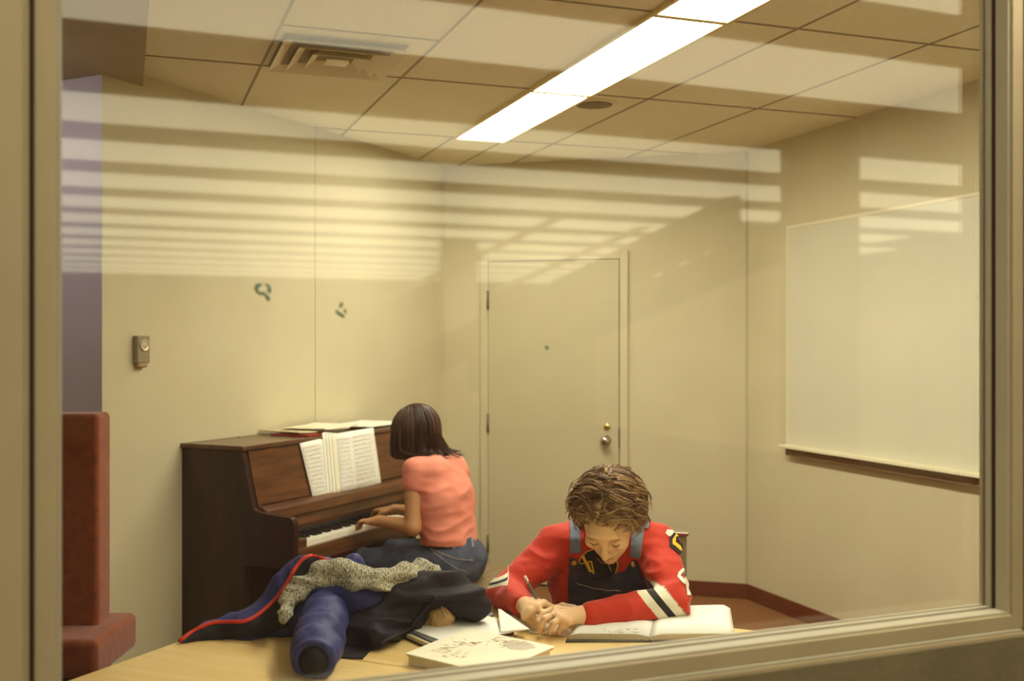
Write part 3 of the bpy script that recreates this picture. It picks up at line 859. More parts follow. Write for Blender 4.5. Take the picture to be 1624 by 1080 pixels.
# ------------------------------------------------------------------ head sculpt (local: -y face, z up)
def head(fl, c, R, s=1.0, girl=False):
    """adds a head to field fl at centre c with rotation R (3x3)"""
    def W(x, y, z): return c + R @ Vector((x * s, y * s, z * s))
    E = lambda p, r, k=.012, op='add', rr=None: fl.ell(W(*p), tuple(a * s for a in r), R if rr is None else R @ rr, k, op)
    E((0, .018, .022), (.074, .093, .086), .02)
    E((0, -.030, -.015), (.064, .062, .085), .03)
    E((0, -.045, -.070), (.045, .045, .045), .03)
    E((0, -.078, -.098), (.020, .018, .017), .02)
    E((0, -.080, .032), (.045, .014, .014), .02)
    for sx in (-1, 1):
        E((sx * .032, -.082, .008), (.017, .012, .011), .010, 'sub')
        E((sx * .032, -.079, .006), (.013, .012, .0115), .004)
        E((sx * .042, -.070, -.022), (.022, .018, .018), .02)
        E((sx * .075, .012, -.008), (.009, .020, .032), .006)
        E((sx * .080, .008, -.006), (.006, .010, .018), .004, 'sub')
    fl.rc(W(0, -.090, .012), W(0, -.114, -.030), .007 * s, .011 * s, .014)
    E((-.010, -.104, -.034), (.008, .009, .007), .006); E((.010, -.104, -.034), (.008, .009, .007), .006)
    E((0, -.094, -.058), (.022, .008, .006), .006); E((0, -.090, -.069), (.018, .009, .006), .006)
    E((0, -.104, -.063), (.018, .006, .0012), .002, 'sub')
    return W

def hand(fl, wrist, mcps, fingers, thumb, sc=1.0, thick=.013):
    """palm from wrist to the four knuckles; fingers: lists of joints; thumb: joints from palm side"""
    for i, m_ in enumerate(mcps):
        fl.rc(wrist, m_, .019 * sc, .0115 * sc, .014)
    for i in range(3): fl.rc(mcps[i], mcps[i + 1], .0105 * sc, .0105 * sc, .008)
    rr = [.0088, .0090, .0086, .0076]
    for i, f_ in enumerate(fingers):
        r0 = rr[i] * sc; pts = [mcps[i]] + f_; rs = [r0 * 1.18, r0 * 1.08, r0 * .98, r0 * .80][:len(pts)]
        fl.chain(pts, rs, .0025)
    fl.chain(thumb, [.015 * sc, .0115 * sc, .0095 * sc, .0075 * sc][:len(thumb)], .006)

# ================================================================== GIRL at the piano
gd = -PY.to_3d() * -1          # facing the piano
gd = PY.to_3d()                # +PY points to the wall = the way she faces
gl = -PX.to_3d()               # her left points back towards the camera along the piano
hipc = P(716, 886, 5.05); hipc.z = .535
wst = P(712, 852, 5.03); chs = P(704, 790, 5.06); ubk = P(699, 752, 5.09); nk = P(686, 722, 5.12)
hc = P(659, 690, 5.16)
shL = ubk + gl * .150 + Vector((0, 0, .035)) + gd * .055; shR = ubk - gl * .150 + Vector((0, 0, .035)) + gd * .055
shL = P(660, 748, 4.99); 
elL = P(655, 836, 4.93); wrL = P(604, 826, 5.02)
elR = shR + Vector((0, 0, -.25)) + gd * .06; wrR = elR + gd * .24 - gl * .02 + Vector((0, 0, .0))
hpL = hipc + gl * .095; hpR = hipc - gl * .095
knL = hpL + gd * .43 + gl * .03 - Vector((0, 0, .02)); knR = hpR + gd * .43 - gl * .03 - Vector((0, 0, .02))
anL = knL + gd * .02 - Vector((0, 0, .42)); anR = knR + gd * .10 - Vector((0, 0, .42))
gt = thing('person', 'person in a coral t-shirt and jeans, hunched forward playing the piano', 'person', (hipc.x, hipc.y, 0))
lo = (-1.15, 4.55, .0); hi = (.05, 5.75, 1.32)
fl = Field(lo, hi, .006)
fwd = gd.copy(); lat = gl.copy(); flat = (fwd, 1.45)
fl.rc(hipc - lat * .07, hipc + lat * .07, .105, .105, .03)
fl.rc(hipc, wst, .12, .095, .04, flat=(fwd, 1.2))
fl.rc(wst - lat * .04, chs - lat * .05, .085, .10, .04); fl.rc(wst + lat * .04, chs + lat * .05, .085, .10, .04)
fl.rc(chs - lat * .05, ubk - lat * .07, .095, .085, .04); fl.rc(chs + lat * .05, ubk + lat * .07, .095, .085, .04)
fl.rc(ubk, nk, .07, .05, .03); fl.rc(nk, hc, .048, .046, .02)
Rg = Matrix.Rotation(math.atan2(gd.y, gd.x) + math.pi / 2, 3, 'Z') @ Matrix.Rotation(math.radians(48), 3, 'X')
Wg = head(fl, hc, Rg, .97)
for a, b_, c_ in ((shL, elL, wrL), (shR, elR, wrR)):
    fl.chain([a, b_], [.050, .041], .03); fl.chain([b_, c_], [.040, .025], .012)
def piano_hand(w_, sgn):
    dirf = (gd * .92 - Vector((0, 0, .16))).normalized(); mc = []; fi = []
    for i in range(4):
        m_ = w_ + dirf * (.078 - .004 * i) + gl * sgn * (-.026 + .018 * i) + Vector((0, 0, .006)); mc.append(m_)
        a = m_ + dirf * .032 + Vector((0, 0, .004)); b_ = a + dirf * .020 - Vector((0, 0, .016)); fi.append([a, b_, b_ + dirf * .004 - Vector((0, 0, .020))])
    th_ = [w_ + dirf * .02 - gl * sgn * .014, w_ + dirf * .05 - gl * sgn * .040 - Vector((0, 0, .008)), w_ + dirf * .080 - gl * sgn * .044 - Vector((0, 0, .014))]
    hand(fl, w_ + dirf * .012, mc, fi, th_)
piano_hand(wrL, 1); piano_hand(wrR, -1)
for a, b_, c_ in ((hpL, knL, anL), (hpR, knR, anR)):
    fl.rc(a, b_, .078, .055, .03); fl.rc(b_, c_, .052, .035, .02)
    fl.rc(c_ - Vector((0, 0, .02)), c_ + gd * .14 - Vector((0, 0, .045)), .033, .026, .02)
fl.zmin(.004)
body = fl.mesh('body'); link('body', body, M['skin_girl'], gt, True)
# t-shirt
fs = Field((-1.0, 4.6, .55), (.05, 5.65, 1.12), .006)
fs.rc(wst - lat * .05 - Vector((0, 0, .02)), chs - lat * .055, .108, .112, .04); fs.rc(wst + lat * .05 - Vector((0, 0, .02)), chs + lat * .055, .108, .112, .04)
fs.rc(chs - lat * .055, ubk - lat * .075, .110, .098, .04); fs.rc(chs + lat * .055, ubk + lat * .075, .110, .098, .04)
fs.rc(ubk, nk, .080, .052, .03)
fs.rc(ubk + lat * .08, shL, .085, .060, .03); fs.rc(ubk - lat * .08, shR, .085, .060, .03)
for a, b_ in ((shL, elL), (shR, elR)):
    e_ = a.lerp(b_, .22); fs.rc(a, e_, .060, .058, .03)
hem = wst + Vector((0, 0, -.030)); fs.plane(hem, Vector((0, 0, -1)) + fwd * .0 + lat * .05)
sh = fs.mesh('t_shirt'); fold(sh, .0055, 8, 3, (1, 1, 1.9), .0018, 20)
link('t_shirt', sh, M['coral'], gt, True)
# jeans
fj = Field((-1.15, 4.6, .0), (.05, 5.75, .72), .006)
fj.rc(hipc - lat * .075 - fwd * .02, hipc + lat * .075 - fwd * .02, .118, .118, .03)
fj.rc(hipc, wst, .128, .104, .05)
for a, b_, c_ in ((hpL, knL, anL), (hpR, knR, anR)):
    fj.rc(a, b_, .092, .068, .03); fj.rc(b_, c_ + Vector((0, 0, .03)), .064, .058, .02)
fj.plane(wst + Vector((0, 0, .005)), (0, 0, 1)); fj.zmin(.442) if False else None
jm = fj.mesh('jeans')
for vv in jm.vertices:                      # flatten where she sits on the bench
    if vv.co.z < .441 and (vv.co.xy - hipc.xy).dot(gd.xy) < .17: vv.co.z = .441
fold(jm, .004, 14, 5, (1, 1, 1)); jo = link('jeans', jm, M['denim'], gt, True)
jb = bvh_of(jm)
for nm, pts, wd in (('pocket_seam', [(684, 871), (692, 880), (706, 890), (722, 901), (738, 906)], 1.0), ('pocket_seam', [(676, 866), (700, 878), (725, 887), (750, 889)], 1.0), ('belt_loop', [(718, 856), (720, 871)], 4), ('belt_loop', [(680, 852), (682, 866)], 3.5), ('belt_loop', [(748, 854), (750, 868)], 3.5)):
    decal(nm, ribbon_px(pts, wd), jb, M['thread'] if 'seam' in nm else M['strap'], jo, .002, 3)
for a in (anL, anR):
    sf = Field(a - Vector((.25, .25, .14)), a + Vector((.25, .25, .05)), .006)
    sf.rc(a - Vector((0, 0, .03)), a + gd * .17 - Vector((0, 0, .05)), .045, .036, .02).zmin(.002)
    link('shoe', sf.mesh('shoe'), M['shoe'], gt, True)
# hair: shoulder length, falls forward over the face, ends flick up at the nape
M['hair_dark'] = attr_mat('dark_brown_hair', 'tone', [(0, (.024, .008, .005)), (.6, (.058, .022, .012)), (1, (.11, .045, .024))], .45, spec=.4)
hf = Field((-.75, 4.9, .90), (-.15, 5.42, 1.30), .006)
def Gh(x, y, z): return hc + Rg @ Vector((x, y, z))
hf.ell(Gh(0, .022, .030), (.090, .108, .098), Rg, .03)
hf.rc(hc - gd * .035, nk - gd * .012 + Vector((0, 0, .012)), .084, .072, .03); hf.rc(hc + gd * .03, hc + gd * .045 - Vector((0, 0, .07)), .080, .055, .03)
hf.plane(nk - Vector((0, 0, .006)), (0, 0, -1))
hairL = []; rnd = random.Random(3)
down = Vector((0, 0, -1)); ctr = Gh(0, .022, .018)
def girl_lock(az, el, lenf, jit, sd):
    start = Vector((.092 * math.cos(el) * math.sin(az), .022 + .110 * math.cos(el) * math.cos(az), .030 + .100 * math.sin(el)))
    p_ = hc + Rg @ start; vel = (Rg @ Vector((math.sin(az) * .6, math.cos(az) * .8, -.1))); pth = [p_.copy()]; st = lenf / 13
    lim = 1.03 + .07 * sd + .07 * max(0, math.cos(az)); floor_z = nk.z - .012 + .03 * sd + rnd.uniform(-.006, .006)
    for j in range(13):
        vel = (vel * .60 + down * .50 + (Rg @ Vector((0, .15, 0))) * .30 + gd * .02 + Vector([rnd.uniform(-jit, jit) for _ in range(3)])).normalized()
        if p_.z < floor_z + .03: vel = (vel + (-gd) * (.55 if math.cos(az) > -.1 else .75) + Vector((0, 0, .55 if math.cos(az) > -.1 else .1))).normalized()
        p_ = p_ + vel * st
        q_ = Rg.transposed() @ (p_ - ctr); rr_ = math.sqrt((q_.x / .094) ** 2 + (q_.y / .112) ** 2 + (q_.z / .104) ** 2)
        if rr_ < lim: p_ = ctr + Rg @ (q_ * (lim / max(rr_, .01)))
        # rest on the neck and shoulders
        d_ = p_ - nk; rn = math.hypot(d_.dot(gl), d_.dot(gd))
        if p_.z < nk.z + .03 and rn < .092: 
            o_ = (gl * d_.dot(gl) + gd * d_.dot(gd)); o_ = o_.normalized() if o_.length > .01 else -gd
            p_ = Vector((nk.x, nk.y, p_.z)) + o_ * .094
        if p_.z < floor_z: p_.z = floor_z + .15 * (p_.z - floor_z); p_ -= gd * .003
        pth.append(p_.copy())
    return pth
for i in range(330):
    az = rnd.uniform(-math.pi, math.pi); el = math.radians(rnd.uniform(22, 88)); L_ = rnd.uniform(.25, .30) + .06 * math.cos(az); sd = rnd.random()
    for k in range(9): hairL.append(girl_lock(az + rnd.gauss(0, .05), el + rnd.gauss(0, .04), L_ + rnd.gauss(0, .006), .035, sd))
M['hair_base'] = mat('dark_hair_base', (.022, .009, .006), .95, spec=.05)
link('hair', hf.mesh('hair'), M['hair_base'], gt, True)
ho = strands(hairL, .0019, 'hair_strands', M['hair_dark'], gt, 3, 9)

# ================================================================== BOY writing at the table
bt = thing('person', 'person in a red hockey jersey and denim overalls bent over the table, writing', 'person', (.33, 3.72, 0))
sR = P(1042, 866, 3.44); sL = P(882, 868, 3.54)           # shoulders, as seen right and left
eR = T(1066, 955, .775); eR = P(1066, 955, 3.24); eL = P(801, 940, 3.41)
wR = T(926, 977, .762); wL = T(838, 964, .765)
nb = P(966, 842, 3.50); bhc = P(966, 822, 3.27)
chest = Vector((.315, 3.575, .80)); pel = Vector((.34, 3.80, .56))
lx = (sR - sL).normalized(); fw = Vector((-lx.y, lx.x, 0)).normalized() * -1     # towards the camera
if fw.y > 0: fw = -fw
def legs(fd, grow):
    for sx in (-1, 1):
        h_ = pel + lx * sx * .095 - Vector((0, 0, .02)); k_ = h_ + fw * .43 + lx * sx * .05 - Vector((0, 0, .015)); a_ = k_ - fw * .02 - Vector((0, 0, .43))
        yield h_, k_, a_
fb = Field((-.25, 2.92, .0), (.85, 4.02, 1.2), .0045)
fb.rc(pel - lx * .07, pel + lx * .07, .11, .11, .03)
fb.rc(pel, chest, .12, .125, .05, flat=(fw, 1.15)); fb.rc(chest - lx * .06, nb - lx * .05 - Vector((0, 0, .04)), .10, .08, .04); fb.rc(chest + lx * .06, nb + lx * .05 - Vector((0, 0, .04)), .10, .08, .04)
fb.rc(nb, sR, .05, .052, .03); fb.rc(nb, sL, .05, .052, .03)
fb.rc(nb, bhc, .058, .054, .03)
fdir = Vector((-.20, -.62, -.76)).normalized()             # where the face points
yax = -fdir; xax = Vector((.97, -.2, .08)); xax = (xax - yax * xax.dot(yax)).normalized(); zax = xax.cross(yax)
Rb = Matrix((xax, yax, zax)).transposed()
Wb = head(fb, bhc, Rb, 1.03)
for a, b_, c_ in ((sR, eR, wR), (sL, eL, wL)):
    fb.rc(a, b_, .050, .040, .03); fb.rc(b_, c_, .040, .024, .015)
for h_, k_, a_ in legs(fb, 0):
    fb.rc(h_, k_, .082, .058, .03); fb.rc(k_, a_, .055, .038, .02); fb.rc(a_, a_ + fw * .15 - Vector((0, 0, .035)), .036, .028, .02)
# his left hand (seen on the right): flat on the page, fingers pointing left and curling down
mR = [T(880, 966, .782), T(882, 973, .784), T(889, 981, .778), T(899, 986, .768)]
fR = [[T(861, 973, .776), T(853, 985, .758), T(850, 996, .735)],
      [T(864, 981, .778), T(858, 994, .756), T(857, 1003, .733)],
      [T(878, 988, .770), T(873, 998, .752), T(872, 1005, .733)],
      [T(890, 993, .757), T(886, 1001, .742), T(885, 1005, .733)]]
hand(fb, T(922, 975, .764), mR, fR, [T(910, 967, .762), T(892, 962, .758), T(876, 966, .752)], 1.02)
# his right hand (seen on the left): gripping the pencil, back of the hand towards the camera
mL = [T(862, 957, .792), T(850, 962, .792), T(840, 969, .782), T(833, 977, .768)]
fL = [[T(872, 962, .782), T(873, 974, .762), T(868, 984, .742)],
      [T(858, 971, .776), T(861, 982, .754), T(862, 989, .738)],
      [T(846, 979, .762), T(852, 989, .744), T(858, 993, .734)],
      [T(838, 984, .750), T(845, 991, .740), T(851, 995, .733)]]
hand(fb, T(833, 961, .768), mL, fL, [T(846, 955, .776), T(862, 958, .774), T(876, 964, .758), T(872, 975, .744)], 1.05)
bm_ = fb.mesh('body'); link('body', bm_, M['skin'], bt, True)
# ring
rc_ = (mR[1] + fR[1][0]) / 2; ax_ = (fR[1][0] - mR[1]).normalized()
q_ = ax_.to_track_quat('Z', 'Y').to_matrix().to_4x4()
bo_ = MB(); pts = [rc_ + q_ @ Vector((.0112 * math.cos(a * math.pi / 8), .0112 * math.sin(a * math.pi / 8), 0)) for a in range(17)]
bo_.tube(pts, .0013, 6, cap=False)
tag(bo_.build('finger_ring', M['metal'], None, smooth=True, center=True), 'silver ring on the flat hand of the person in red', 'ring')
# jersey
fk = Field((-.25, 2.95, .62), (.85, 3.85, 1.06), .0045)
fk.rc(chest - lx * .065 - Vector((0, 0, .12)), chest - lx * .065, .118, .125, .04); fk.rc(chest + lx * .065 - Vector((0, 0, .12)), chest + lx * .065, .118, .125, .04)
fk.rc(chest - lx * .07, nb - lx * .07 - Vector((0, 0, .045)), .118, .088, .05); fk.rc(chest + lx * .07, nb + lx * .07 - Vector((0, 0, .045)), .118, .088, .05)
fk.rc(nb - Vector((0, 0, .02)), sR, .062, .068, .03); fk.rc(nb - Vector((0, 0, .02)), sL, .062, .068, .03)
fk.rc(nb, nb + (bhc - nb) * .30, .066, .068, .02)
fk.rc(sR, eR, .066, .054, .03); fk.rc(sL, eL, .064, .052, .03)
cR = eR.lerp(wR, .92); cL = eL.lerp(wL, .80)
fk.rc(eR, cR, .052, .036, .02); fk.rc(eL, cL, .053, .040, .02)
fk.plane(Vector((0, 0, TAB + .002)), (0, 0, -1)) if False else None
jy = fk.mesh('jersey')
fold(jy, .0085, 9, 2, (1, 1, 1.8), .003, 24)
for vv in jy.vertices:
    if vv.co.z < TAB + .022 and vv.co.y < 3.36 and vv.co.x > .15: vv.co.z = max(vv.co.z, TAB + .020)
    elif vv.co.z < TAB + .004 and vv.co.y < 3.47: vv.co.z = max(vv.co.z, TAB + .003)
# cuff stripes: band planes near both elbows, stored as a per-vertex distance
pR0 = P(1031, 965, 3.2); nR = Vector((.77, 0, .63)).normalized(); pL0 = P(783, 928, 3.41); nL_ = Vector((-.42, .0, .9)).normalized()
vals = []
for vv in jy.vertices:
    v_ = 0.0
    if vv.co.x > .33:
        d_ = (vv.co - pR0).dot(nR)
        if -.0 < d_ < .072 and vv.co.z < .828 and vv.co.y < 3.37: v_ = .1 + d_ * 10
    elif vv.co.x < P(806, 900, 3.4).x and vv.co.z < .86:
        d_ = (vv.co - pL0).dot(nL_); v_ = min(max(.1 + d_ * 38, 0), 1)
    vals.append(v_)
set_attr(jy, 'stripe', vals)
red = (.56, .035, .012); wh = (.80, .74, .56); bl = (.02, .015, .015)
M['jersey'] = attr_mat('red_jersey', 'stripe', [(0, red), (.11, wh), (.36, bl), (.56, wh), (.82, red)], .75, True, .25, 25, sheen=.15)
jyo = link('jersey', jy, M['jersey'], bt, True)
JB = bvh_of(jy)
# shoulder patches, sleeve number, chest crest
decal('sleeve_patch', [(1055, 846), (1058, 840), (1066, 841), (1070, 846), (1067, 850), (1060, 851)], JB, M['white_cloth'], jyo, .002)
C_ = ribbon_px([(1080, 848), (1072, 848), (1066, 856), (1066, 864), (1074, 870), (1080, 876)], 11)
decal('sleeve_patch', C_, JB, M['black'], jyo, .002)
decal('sleeve_patch', ribbon_px([(1079, 849), (1072, 850), (1068, 857), (1068, 863), (1075, 868), (1080, 873)], 5.5), JB, M['yellow'], jyo, .0040)
decal('sleeve_patch', ribbon_px([(1071, 853), (1079, 866), (1084, 878)], 3), JB, M['black'], jyo, .0055)
num = [(1084, 902), (1077, 908), (1073, 914), (1080, 922), (1085, 925), (1086, 936), (1091, 944)]
decal('sleeve_number', ribbon_px([(1084, 903), (1078, 909), (1076, 914), (1082, 921), (1087, 925)], 5.5), JB, M['white_cloth'], jyo, .002)
decal('sleeve_number', ribbon_px([(1084, 903), (1088, 912), (1089, 924), (1091, 938), (1092, 945)], 5.5), JB, M['white_cloth'], jyo, .0025)
decal('sleeve_patch', ribbon_px([(846, 843), (852, 838), (860, 836)], 4), JB, M['yellow'], jyo, .002)
decal('sleeve_patch', ribbon_px([(853, 841), (862, 833)], 3), JB, M['black'], jyo, .003)
decal('sleeve_patch', [(864, 834), (868, 826), (873, 823), (873, 829), (867, 835)], JB, M['white_cloth'], jyo, .003)
def ellp(cx, cy, rx, ry, n=20, rot=0): return [(cx + rx * math.cos(a) * math.cos(rot) - ry * math.sin(a) * math.sin(rot), cy + rx * math.cos(a) * math.sin(rot) + ry * math.sin(a) * math.cos(rot)) for a in [2 * math.pi * i / n for i in range(n)]]
decal('chest_crest', ellp(949, 896, 32, 27), JB, M['yellow'], jyo, .002)
decal('chest_crest', ellp(949, 896, 30, 25), JB, M['black'], jyo, .0040)
decal('chest_crest', ribbon_px([(921, 893), (932, 889), (936, 903), (942, 908)], 2.5), JB, M['yellow'], jyo, .006)
decal('chest_crest', ribbon_px([(925, 880), (930, 892), (936, 906)], 4), JB, M['yellow'], jyo, .006)
decal('chest_crest', ribbon_px([(932, 889), (937, 888), (941, 905)], 2.5), JB, M['yellow'], jyo, .006)
decal('chest_crest', ribbon_px([(946, 884), (956, 892), (966, 894), (970, 905)], 1.2), JB, M['brownink'], jyo, .006)
# overalls: bib front, waist and legs
fo = Field((-.1, 3.0, .0), (.75, 4.02, .93), .0045)
fo.rc(pel - lx * .075, pel + lx * .075, .125, .125, .03); fo.rc(pel, chest - Vector((0, 0, .12)), .13, .135, .04, flat=(fw, 1.1))
for h_, k_, a_ in legs(fo, 0):
    fo.rc(h_, k_, .096, .075, .03); fo.rc(k_, a_ + Vector((0, 0, .02)), .070, .066, .02)
om = fo.mesh('overalls'); fold(om, .003, 16, 9); oo = link('overalls', om, M['denim_dark'], bt, True)
OB = bvh_of(om)
tf_ = [tuple(p_.vertices) for p_ in jy.polygons if p_.center.y > 3.37]
TB_ = BVHTree.FromPolygons([v_.co.copy() for v_ in jy.vertices], tf_)
bib = decal('bib', [(904, 884), (912, 887), (924, 898), (945, 907), (965, 910), (990, 906), (1003, 888), (1011, 890), (1024, 925), (1030, 948), (1000, 964), (970, 980), (903, 984), (901, 930)], TB_, M['denim_dark'], oo, .004, 6, .005)
decal('bib_seam', ribbon_px([(915, 921), (925, 925), (940, 931), (960, 934), (985, 934)], 1.1), TB_, M['thread'], oo, .0105)
decal('bib_button', ellp(912, 891, 4, 4, 12), TB_, M['brass'], oo, .012, 2, .003)
decal('bib_button', ellp(1004, 892, 4, 4, 12), TB_, M['brass'], oo, .012, 2, .003)
decal('strap', [(904, 806), (918, 808), (922, 876), (905, 878)], TB_, M['strap'], oo, .004, 5, .003)
decal('strap', [(1002, 838), (1022, 838), (1016, 886), (999, 882)], TB_, M['strap'], oo, .004, 5, .003)
decal('strap', [(1026, 800), (1038, 806), (1028, 838), (1010, 842)], TB_, M['strap'], oo, .004, 5, .003)
for h_, k_, a_ in legs(None, 0):
    sf = Field(a_ - Vector((.2, .3, .12)), a_ + Vector((.2, .1, .06)), .006)
    sf.rc(a_ - Vector((0, 0, .03)), a_ + fw * .18 - Vector((0, 0, .04)), .046, .038, .02).zmin(.002)
    link('shoe', sf.mesh('shoe'), M['shoe'], bt, True)
# face details
for sx in (-1, 1):
    MB().tube([Wb(sx * .045, -.086, .000), Wb(sx * .032, -.0935, -.003), Wb(sx * .019, -.088, .000)], [.0008, .0017, .0008], 6).build('eyelashes', M['eyelid'], bt, True, smooth=True)
    MB().tube([Wb(sx * .050, -.084, .026), Wb(sx * .034, -.094, .031), Wb(sx * .016, -.093, .026)], [.0015, .0032, .002], 8).build('eyebrow', M['brownink'], bt, True, smooth=True)
MB().tube([Wb(-.019, -.095, -.0625), Wb(0, -.1015, -.0630), Wb(.019, -.095, -.0625)], [.0012, .0034, .0012], 8).build('lips', M['lip'], bt, True, smooth=True)
# hair: light brown, wavy, parted in the middle
M['hair_light'] = attr_mat('light_brown_hair', 'tone', [(0, (.07, .028, .010)), (.45, (.17, .085, .032)), (.72, (.36, .21, .09)), (1, (.62, .44, .22))], .5, spec=.4)  # tone varies by clump; its palest end puts hair highlights into the colour
def Hb(x, y, z): return bhc + Rb @ Vector((x, y, z))
hf = Field((.08, 3.05, .82), (.52, 3.55, 1.20), .005)
hf.ell(Hb(0, .028, .034), (.084, .100, .086), Rb, .03)
for sx in (-1, 1): hf.ell(Hb(sx * .066, .046, -.010), (.032, .066, .060), Rb, .03)
hf.ell(Hb(0, .085, -.03), (.070, .040, .070), Rb, .03)
hm = hf.mesh('hair'); set_attr(hm, 'tone', [.12] * len(hm.vertices))
link('hair', hm, M['hair_light'], bt, True)
hs = []; rnd = random.Random(11)
def part_x(y): return .010 * math.sin(y * 26 + .6) - .03 * y
for i in range(330):
    sx = -1 if rnd.random() < .52 else 1
    y0 = rnd.uniform(-.072, .13); lim = math.radians(rnd.uniform(80, 140)); lift = rnd.uniform(1.0, 1.20)
    if y0 < -.03: lim = math.radians(rnd.uniform(60, 112) + (12 if sx > 0 else 0))
    ph = rnd.uniform(0, 6.28); ph2 = rnd.uniform(0, 6.28); wv = rnd.uniform(.004, .011); fq = rnd.uniform(7, 13)
    a0 = math.radians(rnd.uniform(4, 60)) if rnd.random() < .62 else 0
    dr = rnd.uniform(-.025, .045) + (.03 if y0 < -.02 else 0); up = rnd.uniform(.04, .13)
    for c_ in range(9):
        ja = rnd.gauss(0, .05); jy = rnd.gauss(0, .0035); jl = rnd.gauss(0, .018); nn = 14; pth = []; fly = rnd.random() < .10
        for j in range(nn):
            u = j / (nn - 1); a = a0 + (lim + ja - a0) * u
            yy = y0 + jy * (1 + u) + dr * u + wv * math.sin(ph + u * fq)
            yl = max(-1, min(1, (yy - .028) / .128)); sc_ = math.sqrt(max(.16, 1 - yl * yl))
            k_ = (1.0 if a0 == 0 and j == 0 else 1.0 + (lift - 1) * min(1, u * 3 + (a0 > 0))) + jl + .045 * math.sin(ph2 + u * fq) + up * u * u
            if fly: k_ += .20 * u * u
            x = sx * (.092 * sc_ * k_ * math.sin(a)) + part_x(yy) * max(0, 1 - a * 1.1); z = .034 + .092 * sc_ * k_ * math.cos(a)
            if a > math.radians(95): z -= .02 * (a - math.radians(95))
            pth.append(Hb(x, yy, z))
        hs.append(pth)
for i in range(90):                      # crown and nape
    az = rnd.uniform(-1.9, 1.9); ph = rnd.uniform(0, 6.28); ls = rnd.uniform(50, 80); l0 = rnd.uniform(0, 30)
    for c_ in range(9):
        pth = []; aj = rnd.gauss(0, .05); kj = rnd.gauss(0, .02)
        for j in range(12):
            u = j / 11; el = math.radians(84 - l0 - ls * u * 1.2); k_ = 1.05 + kj + .035 * math.sin(ph + u * 9) + .07 * u
            pth.append(Hb(.090 * math.cos(el) * math.sin(az + aj) * k_ + .007 * math.sin(ph + u * 8), .034 + .110 * math.cos(el) * math.cos(az + aj) * k_, .030 + .090 * math.sin(el) * k_))
        hs.append(pth)
strands(hs, .00135, 'hair_strands', M['hair_light'], bt, 5, 9)

# pencil
pt = thing('pencil', 'dark pencil with pale eraser end held in the writing hand', 'pencil', tuple(T(871, 990, .727)))
tip = T(871, 990, .724); end = P(832, 913, 3.20)
dv = (end - tip)
MB().tube([tip + dv * .07, tip + dv * .84], .0042, 6).build('barrel', M['greycover'], pt, True)
MB().tube([tip, tip + dv * .07], [.0006, .0040], 8).build('point', M['tan'], pt, True)
MB().tube([tip + dv * .84, tip + dv * .92], .0046, 10).build('ferrule', M['metal'], pt, True, smooth=True)
MB().tube([tip + dv * .92, end], [.0044, .0040], 10).build('eraser', M['white_cloth'], pt, True, smooth=True)

# chair behind the boy
ch = thing('chair', 'grey moulded chair behind the person in red', 'chair', (.40, 3.86, 0), math.atan2(lx.y, lx.x))
sp = Vector((.40, 3.86, 0)); tl = P(1089, 842, 3.93)
cx_ = (tl - sp).dot(lx) - .05
MB().box(-cx_ + .05, cx_, .06, .085, .62, tl.z).build('backrest', M['chairgrey'], ch, bevel=.008)
MB().box(-cx_ + .04, cx_ + .01, .05, .095, tl.z - .004, tl.z + .008).build('top_rail', M['metal'], ch, bevel=.003)
MB().box(-.22, .20, -.34, .06, .405, .430).build('seat', M['chairgrey'], ch, bevel=.01)
for x in (-.20, .18): MB().tube([(x, .07, 0), (x, .07, .62)], .011, 10).build('leg', M['metal'], ch, smooth=True)
for x in (-.20, .18): MB().tube([(x, -.32, 0), (x, -.32, .41)], .011, 10).build('leg', M['metal'], ch, smooth=True)

# ------------------------------------------------------------------ books and papers on the table
def on_z(z):
    def f(px, py, off=0): return T(px, py, z + off)
    return f
# open book under his arm
bk = thing('open_book', 'thick open textbook under the striped red sleeve', 'book', tuple(T(1030, 1020, TAB)))
zc = TAB + .001
c4 = [T(921, 978, zc), T(1156, 970, zc), T(1167, 1018, zc), T(897, 1019, zc)]
MB().prism([(v_.x, v_.y) for v_ in c4], zc, zc + .004).build('cover', M['dkcover'], bk, True)
def block(cs, z0, z1, sag, m, name):
    """page block with a curved top, sag towards the spine (right side if sag>0)"""
    n_ = 12; vs_ = []; fs_ = []
    for i in range(n_ + 1):
        u = i / n_
        a = cs[0].lerp(cs[1], u); b_ = cs[3].lerp(cs[2], u)
        s_ = u if sag > 0 else 1 - u
        top = z1 - (z1 - z0) * .55 * max(0, (s_ - .80) / .20) ** 2 - (z1 - z0) * .9 * max(0, (.12 - s_) / .12) ** 2
        for p_ in (a, b_): vs_ += [(p_.x, p_.y, z0), (p_.x, p_.y, top)]
    for i in range(n_):
        k_ = i * 4; l_ = k_ + 4
        fs_ += [(k_ + 1, k_ + 3, l_ + 3, l_ + 1), (k_, l_, l_ + 2, k_ + 2), (k_, k_ + 1, l_ + 1, l_), (k_ + 2, l_ + 2, l_ + 3, k_ + 3)]
    fs_ += [(0, 2, 3, 1), (n_ * 4, n_ * 4 + 1, n_ * 4 + 3, n_ * 4 + 2)]
    return MB().add(vs_, fs_).build(name, m, bk, True)
sp_n = T(1030, 1017, zc); sp_f = T(1040, 972, zc)
l4 = [T(924, 978, zc), sp_f, sp_n, T(900, 1016, zc)]; r4 = [sp_f, T(1158, 969, zc), T(1166, 1016, zc), sp_n]
block(l4, zc + .004, zc + .019, 1, M['pageedge'], 'left_pages'); block(r4, zc + .004, zc + .019, -1, M['pageedge'], 'right_pages')
